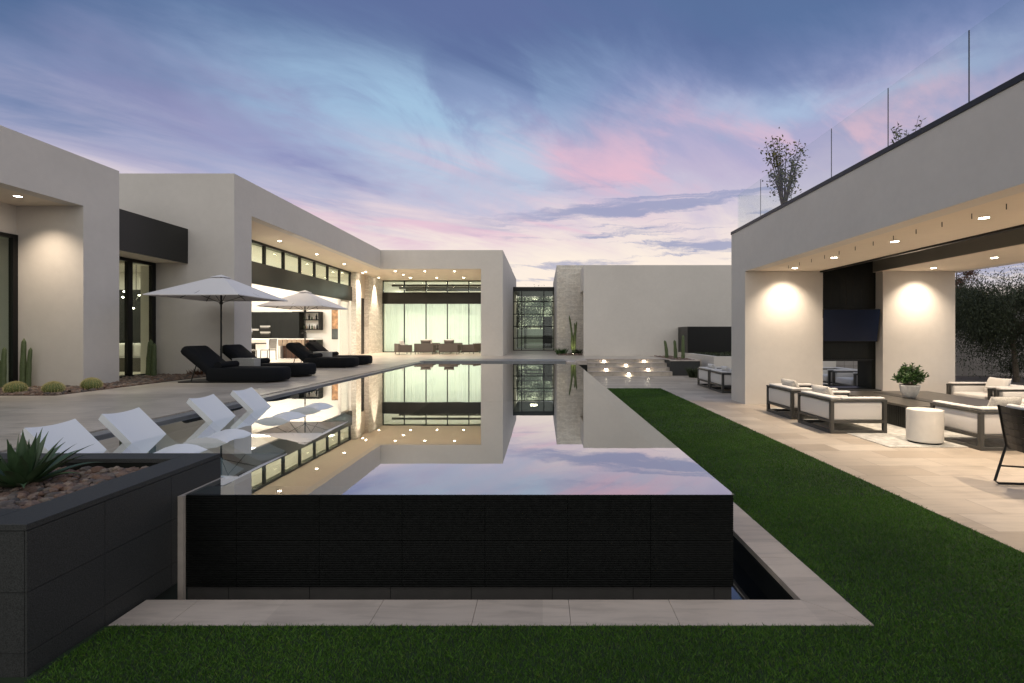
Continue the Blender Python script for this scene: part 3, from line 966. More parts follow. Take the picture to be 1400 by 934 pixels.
# ------------------------------------------------------------------ PAVILION (right)
pv = thing('pavilion', 'stucco pool pavilion with deep roof fascia and two lit piers on the right', 'pavilion', (7.7, 10, 0))
SZ = 3.357
g = MB().box(5.10, 7.057, 12.75, 13.68, 0, SZ).box(8.57, 10.39, 12.75, 13.68, 0, SZ)
g.box(5.10, 5.40, -5, 13.68, SZ, 4.455).box(5.40, 10.69, 13.40, 13.68, SZ, 4.455)
g.box(10.39, 10.69, -5, 13.40, SZ, 4.455)
g.build('wall', M_st, pv)
MB().box(5.085, 10.70, 13.40, 13.695, 4.456, 4.53).box(5.085, 5.42, -5, 13.399, 4.456, 4.53).build('roof_edge', M_trim, pv)
g = MB().box(5.40, 7.02, -5, 13.40, SZ, SZ + .14).box(8.50, 10.39, -5, 13.40, SZ, SZ + .14)
g.build('soffit', M_sof, pv)
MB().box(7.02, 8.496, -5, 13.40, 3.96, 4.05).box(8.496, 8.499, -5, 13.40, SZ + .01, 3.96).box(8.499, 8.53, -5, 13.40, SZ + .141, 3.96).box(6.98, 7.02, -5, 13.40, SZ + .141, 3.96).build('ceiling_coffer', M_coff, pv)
MB().box(6.975, 7.045, -5, 12.74, SZ - .035, SZ - .001).build('screen_track', M_frame, pv)
MB().box(5.43, 10.38, -5, 13.39, 4.18, 4.30).build('roof_deck', M_roofw, pv)
# fireplace between piers
fp = MB()
fz0, fz1, fx1 = .375, 1.09, 8.47
fp.box(7.058, 8.569, 13.03, 13.62, fz1, 3.955)
fp.box(7.058, 8.569, 13.03, 13.62, 0, fz0)
fp.box(fx1, 8.569, 13.03, 13.62, fz0, fz1)
fpo = fp.build('fireplace', M_slat, pv)
MB().box(7.06, 8.60, 12.80, 13.028, .0, .36).build('hearth', M_gran, fpo)
g = MB()
for k in range(1, 8): g.box(7.058 + k * .19, 7.062 + k * .19, 13.0265, 13.029, fz1 + .02, 3.35)
g.build('panel_joint', M_frame, fpo)
MB().box(7.06, 8.50, 12.98, 13.029, fz1 - .01, fz1 + .03).box(7.06, 8.50, 12.98, 13.029, fz0 - .02, fz0 + .012).build('firebox_trim', M_frame, fpo)
tvo = thing('television', 'dark blue-black television tilted forward above the fireplace', 'television', (7.76, 12.85, 2.0))
mt = Matrix.Translation((7.77, 12.78, 1.99)) @ Matrix.Rotation(R(9), 4, 'X')
MB().box(-.72, .72, .0, .05, -.415, .415, mtx=mt).build('housing', M_frame, tvo)
MB().box(-.705, .705, -.006, -.001, -.40, .40, mtx=mt).build('screen', M_tv, tvo)
MB().box(7.6, 7.95, 12.84, 13.028, 1.85, 2.15).build('bracket', M_frame, tvo)
for k, y in enumerate((12.15, 10.51, 8.70, 6.94, 5.1, 3.2)):
    dn_light(6.05, y, SZ, '%s downlight from the pier in the pavilion soffit along the lawn side' % ORD[k], 'pavilion downlights lawn side',
             88 if k == 0 else 135, 104 if k == 0 else 115, (6.05, 12.75, 1.7) if k == 0 else None, 1.0)
for k, y in enumerate((12.15, 10.51, 8.70, 6.94)):
    dn_light(9.38, y, SZ, '%s downlight from the pier in the pavilion soffit along the garden side' % ORD[k], 'pavilion downlights garden side',
             88 if k == 0 else 135, 104 if k == 0 else 115, (9.38, 12.75, 1.7) if k == 0 else None, 1.0)
noz = MB().tube([(0, 0, 0), (0, 0, -.07)], .0055, 6)
noz0 = None
for k in range(14):
    y = 11.7 - .5 * k
    lab = '%s tiny mist nozzle from the far end of the lawn-side pavilion soffit' % ORD[k]
    if noz0 is None:
        noz0 = noz.build('mist_nozzle', M_frame, None); noz0.location = (5.68, y, SZ)
        tag(noz0, lab, 'mist nozzle', 'mist nozzles under the pavilion')
    else:
        dup(noz0, None, (5.68, y, SZ), None, lab)

# glass balustrade
bl = thing('glass_balustrade', 'frameless clear glass balustrade on the pavilion roof edge', 'balustrade', (5.25, 5, 4.53))
edges = [13.62, 12.19, 10.69, 9.2, 7.69, 6.23, 4.75, 3.3, 1.8]
for a, b in zip(edges[:-1], edges[1:]):
    MB().box(5.24, 5.255, b + .006, a - .006, 4.535, 5.50).build('glass_panel', M_clear, bl)
    MB().box(5.243, 5.252, b - .0055, b + .0055, 4.535, 5.50).build('joint', M_trim, bl)
for k in range(3):
    MB().box(5.27 + 1.7 * k, 5.27 + 1.7 * k + 1.68, 13.6, 13.615, 4.535, 5.50).build('glass_panel', M_clear, bl)

# ================================================================== FURNITURE


def lounge_chair(label, w, d, group):
    """outdoor lounge chair built at the origin: back along local -X, open front towards +X; w along Y, d along X"""
    t = thing('lounge_chair', label, 'lounge chair', (0, 0, 0), group)
    s = .062
    for x in (s / 2, d - s / 2):
        for y in (s / 2, w - s / 2):
            B(x - s / 2, x + s / 2, y - s / 2, y + s / 2, 0, .56, bev=.004).build('leg', M_alu, t)
    f = MB()
    for y in (.004, w - s + .004):
        f.box(s, d - s, y, y + s - .008, .0, .055, bev=.003).box(s, d - s, y, y + s - .008, .185, .235, bev=.003)
    for x in (.004, d - s + .004):
        f.box(x, x + s - .008, s, w - s, .185, .235, bev=.003)
    f.box(.004, s - .004, s, w - s, 0, .055, bev=.003)
    f.build('base_frame', M_alu, t)
    f = MB().box(-.002, d + .002, -.002, s, .561, .60, bev=.003).box(-.002, d + .002, w - s, w + .002, .561, .60, bev=.003).box(-.002, s, s, w - s, .5615, .5995, bev=.003)
    f.build('arm_rail', M_alu, t)
    for y0, y1 in ((.018, .15), (w - .15, w - .018)):
        B(s, d - s - .01, y0, y1, .236, .558, bev=.025, seg=3).build('arm_cushion', M_white, t, 'auto')
    B(.016, .20, s, w - s, .236, .558, bev=.03, seg=3).build('back_cushion', M_white, t, 'auto')
    B(.16, d - .01, .16, w - .16, .236, .43, bev=.05, seg=3).build('seat_cushion', M_white, t, 'auto')
    B(.03, .21, .05, w - .05, .6, .645, bev=.022, seg=3).build('back_pad', M_white, t, 'auto')
    B(.215, d - .02, .02, .14, .6, .642, bev=.02, seg=3).build('arm_pad', M_white, t, 'auto')
    B(.215, d - .02, w - .14, w - .02, .6, .642, bev=.02, seg=3).build('arm_pad', M_white, t, 'auto')
    return t


def pillow_mb(w, h, th):
    m = MB()
    n = 14
    vs = []; fs = []
    for side in (1, -1):
        for i in range(n + 1):
            for j in range(n + 1):
                a = -1 + 2 * i / n; b = -1 + 2 * j / n
                k = ((1 - a ** 4) * (1 - b ** 4)) ** .5
                pinch = 1 - .07 * (1 - abs(a) ** 2) * abs(b) ** 3
                pin2 = 1 - .07 * (1 - abs(b) ** 2) * abs(a) ** 3
                vs.append((side * (th / 2 * k + .002), a * w / 2 * pin2, b * h / 2 * pinch))
    o = (n + 1) ** 2
    for s_ in (0, 1):
        for i in range(n):
            for j in range(n):
                q = s_ * o + i * (n + 1) + j
                fs.append((q, q + 1, q + n + 2, q + n + 1))
    rim_ = [i * (n + 1) for i in range(n + 1)] + [n * (n + 1) + j for j in range(1, n + 1)] + [i * (n + 1) + n for i in range(n - 1, -1, -1)] + [j for j in range(n - 1, 0, -1)]
    for a, b in zip(rim_, rim_[1:] + rim_[:1]): fs.append((a, b, b + o, a + o))
    return m.add(vs, fs)


CH_G = 'lounge chairs of the pavilion and patio'
c0 = lounge_chair('nearest white lounge chair left of the dark table, its back to the lawn', 1.17, 1.00, CH_G)
c0.location = (5.10, 8.96, 0)
chairs = [
    ('farther white lounge chair left of the dark table, close to the lit pier', (5.14, 10.46, 0), 0),
    ('white lounge chair behind the cement side table, its back to the viewer', (7.78, 7.64, 0), R(90)),
    ('white lounge chair right of the dark table nearer the pier, partly hidden', (10.55, 11.98, 0), R(180)),
    ('white lounge chair right of the dark table, facing it from the garden side', (10.55, 10.72, 0), R(180)),
    ('white lounge chair on the far patio beside the pavilion corner', (5.38, 15.18, 0), 0),
    ('farthest white lounge chair on the far patio near the slate planter', (5.40, 16.50, 0), 0),
    ('white lounge chair seen through the fireplace opening, nearer one', (10.2, 16.1, 0), R(180)),
    ('white lounge chair seen through the fireplace opening, farther one', (10.2, 17.45, 0), R(180)),
]
for lab, loc, rz in chairs: dup(c0, None, loc, rz, lab)

# pillows
pm = pillow_mb(.50, .34, .15)


def pillow(loc, rz, tilt, label, m_=None, sc=1.0):
    m = MB()
    mt = Matrix.Translation(loc) @ Matrix.Rotation(rz, 4, 'Z') @ Matrix.Rotation(tilt, 4, 'Y')
    m.add([mt @ (Vector(p) * sc) for p in pm.v], pm.f)
    o = m.build('throw_pillow', m_ or M_wpil, None, True, origin=loc)
    return tag(o, label, 'pillow', 'throw pillows on the lounge chairs')


pillow((5.42, 9.75, .60), 0, R(-28), 'woven grey pillow on the nearest lounge chair left of the table', sc=1.15)
pillow((5.46, 11.10, .60), 0, R(-28), 'woven grey pillow on the lounge chair close to the lit pier', sc=1.15)
pillow((7.30, 8.02, .62), R(90), R(-22), 'patterned grey pillow leaning in the lounge chair behind the cement side table')
pillow((10.15, 11.30, .62), R(180), R(-22), 'white pillow on the lounge chair on the garden side nearer the pier', M_white, 1.1)
pillow((5.75, 15.8, .62), 0, R(-30), 'blue-white pillow on the far patio chair beside the pavilion corner', M_white)
pillow((5.75, 17.1, .62), 0, R(-30), 'blue-white pillow on the farthest patio chair near the slate planter', M_white)
pillow((9.85, 16.9 - 1.35, .60), R(180), R(-25), 'white pillow on the nearer chair seen through the fireplace', M_white)

# coffee table (long dark fire table)
ct = thing('fire_table', 'large low dark slatted table in the middle of the pavilion lounge', 'coffee table', (7.8, 10.4, 0))
MB().box(6.70, 8.9, 9.22, 11.72, .410, .452, bev=.004).build('table_top', M_darkwood, ct)
MB().box(7.45, 7.75, 9.5, 11.4, .4525, .4565).build('inset_strip', M_frame, ct)
MB().box(6.76, 8.84, 9.28, 11.66, .02, .409).build('table_body', M_slat, ct)
sl = MB()
y = 9.3
while y < 11.6:
    sl.box(6.742, 6.759, y, y + .045, .02, .409); y += .06
sl.build('slat_panel', M_slat, ct)
sl = MB()
x = 6.78
while x < 8.8:
    sl.box(x, x + .045, 9.262, 9.279, .02, .409); x += .06
sl.build('slat_panel', M_slat, ct)
tr = thing('side_table', 'round white cement drum side table at the front of the rug', 'side table', (6.20, 8.215, 0))
MB().lathe([(0, .03), (.235, .03), (.249, .045), (.250, .52), (.246, .536), (.236, .54), (0, .54)], (6.20, 8.215, .006), 64).build('drum', M_conc, tr, 'auto')
MB().lathe([(0, 0), (.225, 0), (.225, .03), (0, .03)], (6.20, 8.215, .008), 48).build('plinth', M_frame, tr, 'auto')
rg = thing('rug', 'pale patterned outdoor rug under the pavilion lounge', 'rug', (7.4, 10, 0))
MB().box(5.40, 10.0, 7.88, 12.1, .001, .012).build('rug_field', M_rug, rg)
g = MB().box(5.385, 5.3995, 7.865, 12.1, .001, .011).box(5.40, 10, 7.865, 7.8795, .001, .011)
g.build('rug_border', M_wpil, rg)
pp = thing('potted_shrub', 'leafy green shrub in a round whitewashed pot on the dark table', 'potted plant', (7.57, 10.44, .4525))
MB().lathe([(.0, 0), (.085, 0), (.115, .03), (.160, .13), (.184, .25), (.188, .27), (.175, .27), (.168, .24), (0, .24)], (7.57, 10.44, .4525), 40).build('pot', M_pot, pp, True)
rnd = random.Random(12)


def leaf(m, p, d, L, W, rnd, fold=.25):
    d = d.normalized()
    ref = Vector((rnd.uniform(-1, 1), rnd.uniform(-1, 1), rnd.uniform(-.3, 1)))
    s = d.cross(ref)
    if s.length < .05: s = d.cross(Vector((1, 0, 0)))
    s.normalize(); n = s.cross(d).normalized()
    m.add([p, p + d * L * .5 + s * W / 2 + n * W * fold, p + d * L, p + d * L * .5 - s * W / 2 + n * W * fold, p + d * L * .5],
          [(0, 1, 4), (1, 2, 4), (0, 4, 3), (4, 2, 3)])


st_, lf_ = MB(), MB()
for k in range(60):
    a = rnd.uniform(0, 6.28); r = rnd.uniform(.02, .15)
    b = Vector((7.57 + math.cos(a) * r * .6, 10.44 + math.sin(a) * r * .6, .70))
    el = R(rnd.uniform(2, 90)); ra = rnd.uniform(.16, .25); tip = b + Vector((math.cos(a) * math.cos(el) * ra, math.sin(a) * math.cos(el) * ra, .08 + math.sin(el) * ra * 1.55))
    mid = (b + tip) / 2 + Vector((0, 0, .03))
    st_.tube([b, mid, tip], [.005, .004, .002], 5)
    for j in range(24):
        f = rnd.uniform(.35, 1.0)
        p = b.lerp(tip, f)
        d = Vector((rnd.uniform(-1, 1), rnd.uniform(-1, 1), rnd.uniform(-.2, 1.1)))
        leaf(lf_, p, d, rnd.uniform(.055, .09), .032, rnd)
st_.build('stems', M_bark, pp); lf_.build('foliage', M_leafg, pp)

# dark slatted dining chair at the right edge
dc = thing('slatted_chair', 'dark slatted sled-leg armchair with white cushion at the right edge', 'chair', (0, 0, 0))
# local: back along -X side, width along Y, sled legs
for y in (.0, .60):
    f = MB()
    f.tube([(.56, y, .50), (.62, y, .03), (.58, y, .014), (-.06, y, .014), (-.10, y, .04), (.02, y, .46), (-.06, y, .93)], .014, 8)
    f.tube([(-.05, y, .22), (.60, y, .19)], .011, 8)
    f.build('sled_leg', M_frame, dc)
bk = MB()
for k in range(6):
    z0 = .44 + k * .082
    n = 8
    P0 = []
    for i in range(n + 1):
        yy = .60 * i / n
        bow = -.05 * math.sin(math.pi * i / n)
        P0.append((yy, bow))
    t0, t1 = (z0 - .46) / .47, (z0 + .078 - .46) / .47
    for (y0, b0), (y1, b1) in zip(P0[:-1], P0[1:]):
        xa0 = .02 - .08 * t0 + b0; xb0 = .02 - .08 * t0 + b1; xa1 = .02 - .08 * t1 + b0; xb1 = .02 - .08 * t1 + b1
        bk.add([(xa0, y0, z0), (xb0, y1, z0), (xb1, y1, z0 + .078), (xa1, y0, z0 + .078), (xa0 + .012, y0, z0), (xb0 + .012, y1, z0), (xb1 + .012, y1, z0 + .078), (xa1 + .012, y0, z0 + .078)],
               [(0, 1, 2, 3), (7, 6, 5, 4), (0, 4, 5, 1), (3, 2, 6, 7), (0, 3, 7, 4), (1, 5, 6, 2)])
bk.build('backrest', M_frame, dc)
MB().box(.02, .58, .03, .57, .43, .455).build('seat', M_frame, dc)
B(.03, .57, .04, .56, .456, .52, bev=.025, seg=3).build('seat_cushion', M_white, dc, 'auto')
m = MB(); mt = Matrix.Translation((.045, .30, .73)) @ Matrix.Rotation(R(-9), 4, 'Y')
m.box(-.035, .035, -.27, .27, -.21, .225, bev=.03, seg=3, mtx=mt).build('back_cushion', M_white, dc, 'auto')
dc.location = (5.33, 5.33, 0); dc.rotation_euler = (0, 0, R(-7))


# ------------------------------------------------------------------ pool loungers
def pool_lounger(label, group):
    t = thing('pool_lounger', label, 'pool lounger', (0, 0, 0), group)
    top = [(-.85, .882), (-.72, .755), (-.60, .638), (-.50, .54), (-.42, .475), (-.34, .445), (-.22, .46), (-.08, .52), (.05, .585), (.17, .622), (.27, .630), (.38, .615), (.50, .565), (.63, .485), (.76, .415), (.86, .375)]
    th = .055
    n = 8
    W = .50
    vs = []; fs = []
    for (x, z) in top:
        for j in range(n + 1):
            f = j / n
            edge = .022 * (2 * f - 1) ** 2
            vs.append((x, f * W, z + edge))
    nt = len(top)
    for (i, (x, z)) in enumerate(top):
        a = Vector((top[max(i - 1, 0)][0], 0, top[max(i - 1, 0)][1])); b = Vector((top[min(i + 1, nt - 1)][0], 0, top[min(i + 1, nt - 1)][1]))
        d = (b - a).normalized(); nn = Vector((-d.z, 0, d.x))
        if nn.z < 0: nn = -nn
        for j in range(n + 1):
            f = j / n
            vs.append((x - nn.x * th, f * W, z - nn.z * th))
    o = nt * (n + 1)
    for i in range(nt - 1):
        for j in range(n):
            q = i * (n + 1) + j
            fs += [(q, q + 1, q + n + 2, q + n + 1), (q + o, q + o + 1, q + o + n + 2, q + o + n + 1)]
        for j in (0, n):
            q = i * (n + 1) + j
            fs.append((q, q + n + 1, q + o + n + 1, q + o))
    for i in (0, nt - 1):
        for j in range(n):
            q = i * (n + 1) + j
            fs.append((q, q + 1, q + o + 1, q + o))
    MB().add(vs, fs).build('shell', M_resin, t, 'auto')
    for x in (-.36, .66):
        B(x - .035, x + .035, .05, W - .05, .362, .40 if x < 0 else .42).build('foot_block', M_resin, t)
    B(-.56, -.50, .06, .44, .362, .50).build('prop', M_alu, t)
    return t


pl0 = pool_lounger('white resin lounger in the shallow water nearest the viewer, behind the agave', 'white loungers in the pool shallows')
pl0.location = (-3.88, 4.62, 0)
for y, lab in ((5.43, 'second white resin lounger in the shallow water counting from the viewer'),
               (6.77, 'third white resin lounger in the shallow water counting from the viewer'),
               (7.72, 'farthest white resin lounger in the shallow water')):
    dup(pl0, None, (-3.88, y, 0), None, lab)


# ------------------------------------------------------------------ black daybeds
def daybed(label, group):
    """local: head at -X, foot +X, width along +Y, floor z=0"""
    t = thing('daybed', label, 'daybed', (0, 0, 0), group)
    W = .86

    def slab(x0, x1, y0, y1, z0, z1, r, mtx=None):
        bm = bmesh.new()
        outl = []
        for (cx, cy, a0) in ((x1 - r, y1 - r, 0), (x0 + r * .45, y1 - r * .45, 90), (x0 + r * .45, y0 + r * .45, 180), (x1 - r, y0 + r, 270)):
            rr = r if cx > (x0 + x1) / 2 else r * .45
            for k in range(7):
                a = R(a0 + k * 15)
                outl.append((cx + rr * math.cos(a), cy + rr * math.sin(a)))
        n = len(outl)
        m = MB()
        lv = [(z0, .035), (z0 + .03, .0), ((z0 + z1) / 2, -.012), (z1 - .045, 0), (z1 - .012, .03), (z1, .075)]
        ccx = sum(p[0] for p in outl) / n; ccy = sum(p[1] for p in outl) / n
        vs = []
        for z, ins in lv:
            for (x, y) in outl:
                d = Vector((x - ccx, y - ccy)); L_ = d.length
                k = (L_ - ins) / L_
                vs.append(Vector((ccx + d.x * k, ccy + d.y * k, z)))
        vs.append(Vector((ccx, ccy, z1 + .012))); vs.append(Vector((ccx, ccy, z0)))
        fs = []
        for i in range(len(lv) - 1):
            for k in range(n): fs.append((i * n + k, i * n + (k + 1) % n, (i + 1) * n + (k + 1) % n, (i + 1) * n + k))
        tb = (len(lv) - 1) * n
        for k in range(n):
            fs.append((tb + k, tb + (k + 1) % n, len(vs) - 2)); fs.append((k, (k + 1) % n, len(vs) - 1))
        if mtx is not None: vs = [mtx @ p for p in vs]
        return m.add(vs, fs)
    slab(-.02, 1.68, 0, W, .035, .345, .30).build('mattress', M_black, t, True)
    mt = Matrix.Translation((.06, 0, .10)) @ Matrix.Rotation(R(40), 4, 'Y')
    slab(-.93, .06, .02, W - .02, .04, .24, .20, mt).build('backrest', M_black, t, True)
    g = MB().tube([(.26, .08, .40), (.26, W - .08, .40)], .085, 16)
    g.build('bolster', M_black, t, 'auto')
    f = MB().box(-.66, 1.40, .06, W - .06, .004, .03)
    f.build('base_frame', M_frame, t)
    for y in (.16, W - .16):
        MB().tube([(-.42, y, .02), (-.30, y, .40)], .012, 6).build('strut', M_frame, t)
    return t


db0 = daybed('nearest black daybed on the left terrace, raised backrest, under the near umbrella', 'black daybeds on the terrace')
db0.location = (-7.82, 11.70, DZ)
for (x, y, lab) in ((-7.90, 13.26, 'black daybed just behind the nearest one, beyond the near grey box table'),
                    (-8.08, 17.02, 'black daybed in front of the far umbrella pole'),
                    (-8.12, 18.52, 'farthest black daybed on the terrace, behind the far umbrella pole')):
    dup(db0, None, (x, y, DZ), None, lab)


def box_table(x, y, label):
    t = thing('box_table', label, 'side table', (x, y, DZ), 'grey box side tables')
    MB().box(x - .28, x + .28, y - .15, y + .15, DZ + .002, DZ + .50, bev=.004).build('box_body', M_steel, t)
    MB().box(x - .285, x + .285, y - .155, y + .155, DZ + .501, DZ + .515, bev=.003).build('box_top', M_steel, t)


box_table(-7.62, 13.02, 'grey box side table between the two near daybeds')
box_table(-7.90, 18.18, 'grey box side table between the two far daybeds')


def umbrella(label, cx, cy, eave, W, apex):
    t = thing('patio_umbrella', label, 'umbrella', (cx, cy, DZ), 'square canvas umbrellas')
    h = W / 2
    A = Vector((cx, cy, apex))
    cor = [Vector((cx + sx * h, cy + sy * h, eave)) for sx, sy in ((-1, -1), (1, -1), (1, 1), (-1, 1))]
    m = MB()
    n = 12
    top = apex - .03
    inner = .12
    for k in range(4):
        a, b = cor[k], cor[(k + 1) % 4]
        ia = A.lerp(a, inner); ib = A.lerp(b, inner)
        vs = []
        for i in range(n + 1):
            f = i / n
            pa = ia.lerp(a, f); pb = ib.lerp(b, f)
            for j in range(n + 1):
                s_ = j / n
                p = pa.lerp(pb, s_)
                p.z -= .05 * math.sin(math.pi * s_) * math.sin(math.pi * min(f, .999)) * f
                mid = (A + p) * 0
                if j not in (0, n):
                    c = Vector((cx, cy, p.z)) - p
                    p = p + c.normalized() * .05 * math.sin(math.pi * s_) * f
                vs.append(p)
        fs = [(i * (n + 1) + j, i * (n + 1) + j + 1, (i + 1) * (n + 1) + j + 1, (i + 1) * (n + 1) + j) for i in range(n) for j in range(n)]
        m.add(vs, fs)
        e = [vs[n * (n + 1) + j] for j in range(n + 1)]
        m.add(e + [p - Vector((0, 0, .022)) for p in e], [(j, j + 1, n + 2 + j, n + 1 + j) for j in range(n)])
    cn = m.build('canopy', M_canvas, t, 'auto')
    v = MB()
    hh = h * .16
    vc = [Vector((cx + sx * hh, cy + sy * hh, apex - .06)) for sx, sy in ((-1, -1), (1, -1), (1, 1), (-1, 1))]
    v.add(vc + [A + Vector((0, 0, .02))], [(0, 1, 4), (1, 2, 4), (2, 3, 4), (3, 0, 4)])
    v.build('vent_cap', M_canvas, cn)
    MB().tube([(cx, cy, DZ + .02), (cx, cy, apex + .01)], .022, 12).build('pole', M_frame, t, 'auto')
    MB().box(cx - .24, cx + .24, cy - .12, cy + .12, DZ + .001, DZ + .05, bev=.004).build('base_plate', M_frame, t)
    for c in cor:
        MB().tube([A + Vector((0, 0, -.07)), c + Vector((0, 0, -.015))], .009, 6).build('rib', M_frame, t)
    for c in cor:
        p = A.lerp(c, .55) + Vector((0, 0, -.03))
        MB().tube([(cx, cy, eave - .14), p], .008, 6).build('strut', M_frame, t)
    for sx, sy in ((-1, 0), (1, 0), (0, -1), (0, 1)):
        MB().tube([(cx, cy, apex - .1), (cx + sx * h * .93, cy + sy * h * .93, eave + .0)], .008, 6).build('rib', M_frame, t)
    MB().lathe([(0, -.03), (.04, -.03), (.04, .03), (0, .03)], (cx, cy, eave - .14), 12).build('hub', M_frame, t)


umbrella('nearer square off-white umbrella shading the near daybeds', -8.10, 12.75, 2.69, 2.22, 3.25)
umbrella('farther square off-white umbrella in front of the kitchen opening', -8.50, 18.1, 2.735, 2.22, 3.33)


# ------------------------------------------------------------------ woven seating before the far glazing
def woven_chair(label, w, group):
    t = thing('woven_armchair', label, 'armchair', (0, 0, 0), group)
    B(0, w, .0, .09, .14, .62, bev=.02, seg=2).build('backrest', M_wick, t)
    for x in (0, w - .08): B(x, x + .08, .09, .78, .14, .55, bev=.02, seg=2).build('armrest', M_wick, t)
    B(.09, w - .09, .10, .78, .24, .42, bev=.05, seg=2).build('seat_cushion', M_wpil, t)
    for x in (.06, w - .06):
        for y in (.06, .72): MB().tube([(x, y, 0), (x, y, .15)], .018, 6).build('leg', M_frame, t)
    return t


wc0 = woven_chair('brown woven sofa chair facing the glazing, right of the group middle', 1.10, 'brown woven seats before the far glazing')
wc0.location = (-5.95, 28.9, DZ)
wl = [((-7.35, 28.9, DZ), 0, 'brown woven sofa chair facing the glazing, left of the group middle'),
      ((-8.6, 29.3, DZ), R(-62), 'brown woven seat at the left end of the group, turned sideways'),
      ((-4.0, 29.5, DZ), R(75), 'brown woven seat at the right end of the group, turned sideways'),
      ((-5.0, 31.6, DZ), R(180), 'brown woven seat against the glazing at the back right of the group'),
      ((-6.4, 31.6, DZ), R(180), 'brown woven seat against the glazing at the back middle of the group')]
for loc, rz, lab in wl: dup(wc0, None, loc, rz, lab)
for k, (x, y, z, rz, mm, lab) in enumerate(((-6.75, 29.2, .62, 90, M_wick, 'brown pillow on the woven chair left of the middle'), (-5.4, 29.2, .62, 90, M_wick, 'brown pillow on the woven chair right of the middle'),
                                 (-5.75, 31.2, .66, 90, M_white, 'pale pillow on a woven seat against the glazing, right one'), (-7.1, 31.2, .66, 90, M_white, 'pale pillow on a woven seat against the glazing, left one'), (-8.2, 29.5, .62, 30, M_white, 'pale pillow on the woven seat at the left end'))):
    pillow((x, y, DZ + z), R(rz), R(-15), lab, mm, 1.2)
lt = thing('low_table', 'small dark low table among the brown woven seats', 'coffee table', (-6.0, 30.3, DZ))
MB().box(-6.6, -5.4, 30.0, 30.7, DZ + .30, DZ + .34).build('table_top', M_darkwood, lt)
for x in (-6.5, -5.5):
    for y in (30.08, 30.62): MB().tube([(x, y, DZ + .001), (x, y, DZ + .30)], .02, 6).build('leg', M_frame, lt)

# ------------------------------------------------------------------ kitchen
kc = thing('kitchen_cabinets', 'wall of black kitchen cabinets with inset ovens', 'cabinets', (-15.5, 29.2, DZ))
for k in range(7):
    x0 = -19.0 + k * .67
    MB().box(x0, x0 + .664, 28.9, 29.49, DZ + .01, 3.06).build('cabinet_door', M_cab, kc)
MB().box(-14.30, -13.90, 28.86, 29.49, DZ + .01, 3.06).build('cabinet_door', M_cab, kc)
kw = MB().box(-13.89, -12.86, 29.0, 29.49, DZ + .01, 1.50)
kw.build('base_cabinet', M_cab, kc)
MB().box(-14.33, -12.80, 28.95, 29.49, 3.03, 3.09).build('top_panel', M_cab, kc)
for z in (2.60, 2.04): MB().box(-13.89, -12.86, 29.12, 29.49, z, z + .05).build('shelf', M_cab, kc)
MB().box(-12.86, -12.80, 29.0, 29.49, 2.04, 3.03).build('side_panel', M_cab, kc)
ov = thing('wall_ovens', 'pair of stainless steel ovens set in the black cabinets', 'oven', (-15.8, 28.85, 1.7))
for z in (1.64, 1.98):
    MB().box(-16.10, -15.52, 28.85, 28.898, z, z + .30).build('oven_body', M_frame, ov)
    MB().box(-16.10, -15.52, 28.835, 28.849, z + .22, z + .30).build('control_panel', M_ovn, ov)
    MB().tube([(-16.05, 28.80, z + .18), (-15.57, 28.80, z + .18)], .012, 6).build('handle', M_ovn, ov)
MB().box(-18.2, -16.2, 28.85, 28.898, 2.0, 2.10).build('oven_trim', M_ovn, ov)
rnd = random.Random(4)
bc = 0
for z, nm in ((2.65, 'upper'), (2.09, 'lower')):
    x = -13.80
    i = 0
    while x < -12.95:
        h_ = rnd.uniform(.12, .34); r = rnd.uniform(.035, .06)
        m = MB().lathe([(0, 0), (r, 0), (r, h_ * .6), (r * .35, h_ * .78), (r * .35, h_), (0, h_)], (x, 29.3, z), 12)
        o = m.build('bottle', M_cact if i % 3 == 0 else (M_tan if i % 3 == 1 else M_slat), None, True, origin=(x, 29.3, z))
        tag(o, 'small %s %s on the %s kitchen shelf, %s from the left' % (('green', 'tan', 'dark')[i % 3], 'bottle', nm, ORD[i]), 'bottle', 'bottles on the kitchen shelves')
        x += rnd.uniform(.12, .17); i += 1
isl = thing('kitchen_island', 'white waterfall kitchen island with walnut front', 'kitchen island', (-11.9, 24.1, DZ))
MB().box(-15.6, -10.85, 24.0, 25.0, DZ + .88, DZ + .94, bev=.003).build('counter_top', M_quartz, isl)
MB().box(-13.1, -12.45, 24.0, 25.0, DZ + .007, DZ + .879).build('end_panel', M_quartz, isl)
MB().box(-12.449, -11.2, 24.25, 25.0, DZ + .007, DZ + .879).build('front_panel', M_walnut, isl)
MB().box(-11.2, -10.86, 24.25, 25.0, DZ + .007, DZ + .879).build('side_cabinet', M_cab, isl)
MB().box(-15.6, -13.1, 24.4, 25.0, DZ + .007, DZ + .879).build('rear_cabinet', M_quartz, isl)
fa = MB().tube([(-11.55, 24.75, DZ + .94), (-11.55, 24.75, DZ + 1.22), (-11.60, 24.68, DZ + 1.27), (-11.68, 24.6, DZ + 1.24), (-11.69, 24.58, DZ + 1.18)], .012, 8)
tag(fa.build('faucet', M_frame, None, True, origin=(-11.55, 24.75, DZ + .94)), 'thin black gooseneck faucet on the kitchen island', 'faucet')


def bar_stool(label):
    t = thing('bar_stool', label, 'bar stool', (0, 0, 0), 'tan bar stools at the island')
    B(-.17, .17, -.17, .17, .60, .66, bev=.015).build('seat', M_tan, t)
    B(-.17, .17, -.20, -.165, .66, .90, bev=.012).build('backrest', M_tan, t)
    for x in (-.14, .14):
        for y in (-.16, .14): MB().tube([(x, y, 0), (x * .9, y * .9, .60)], .011, 6).build('leg', M_frame, t)
    return t


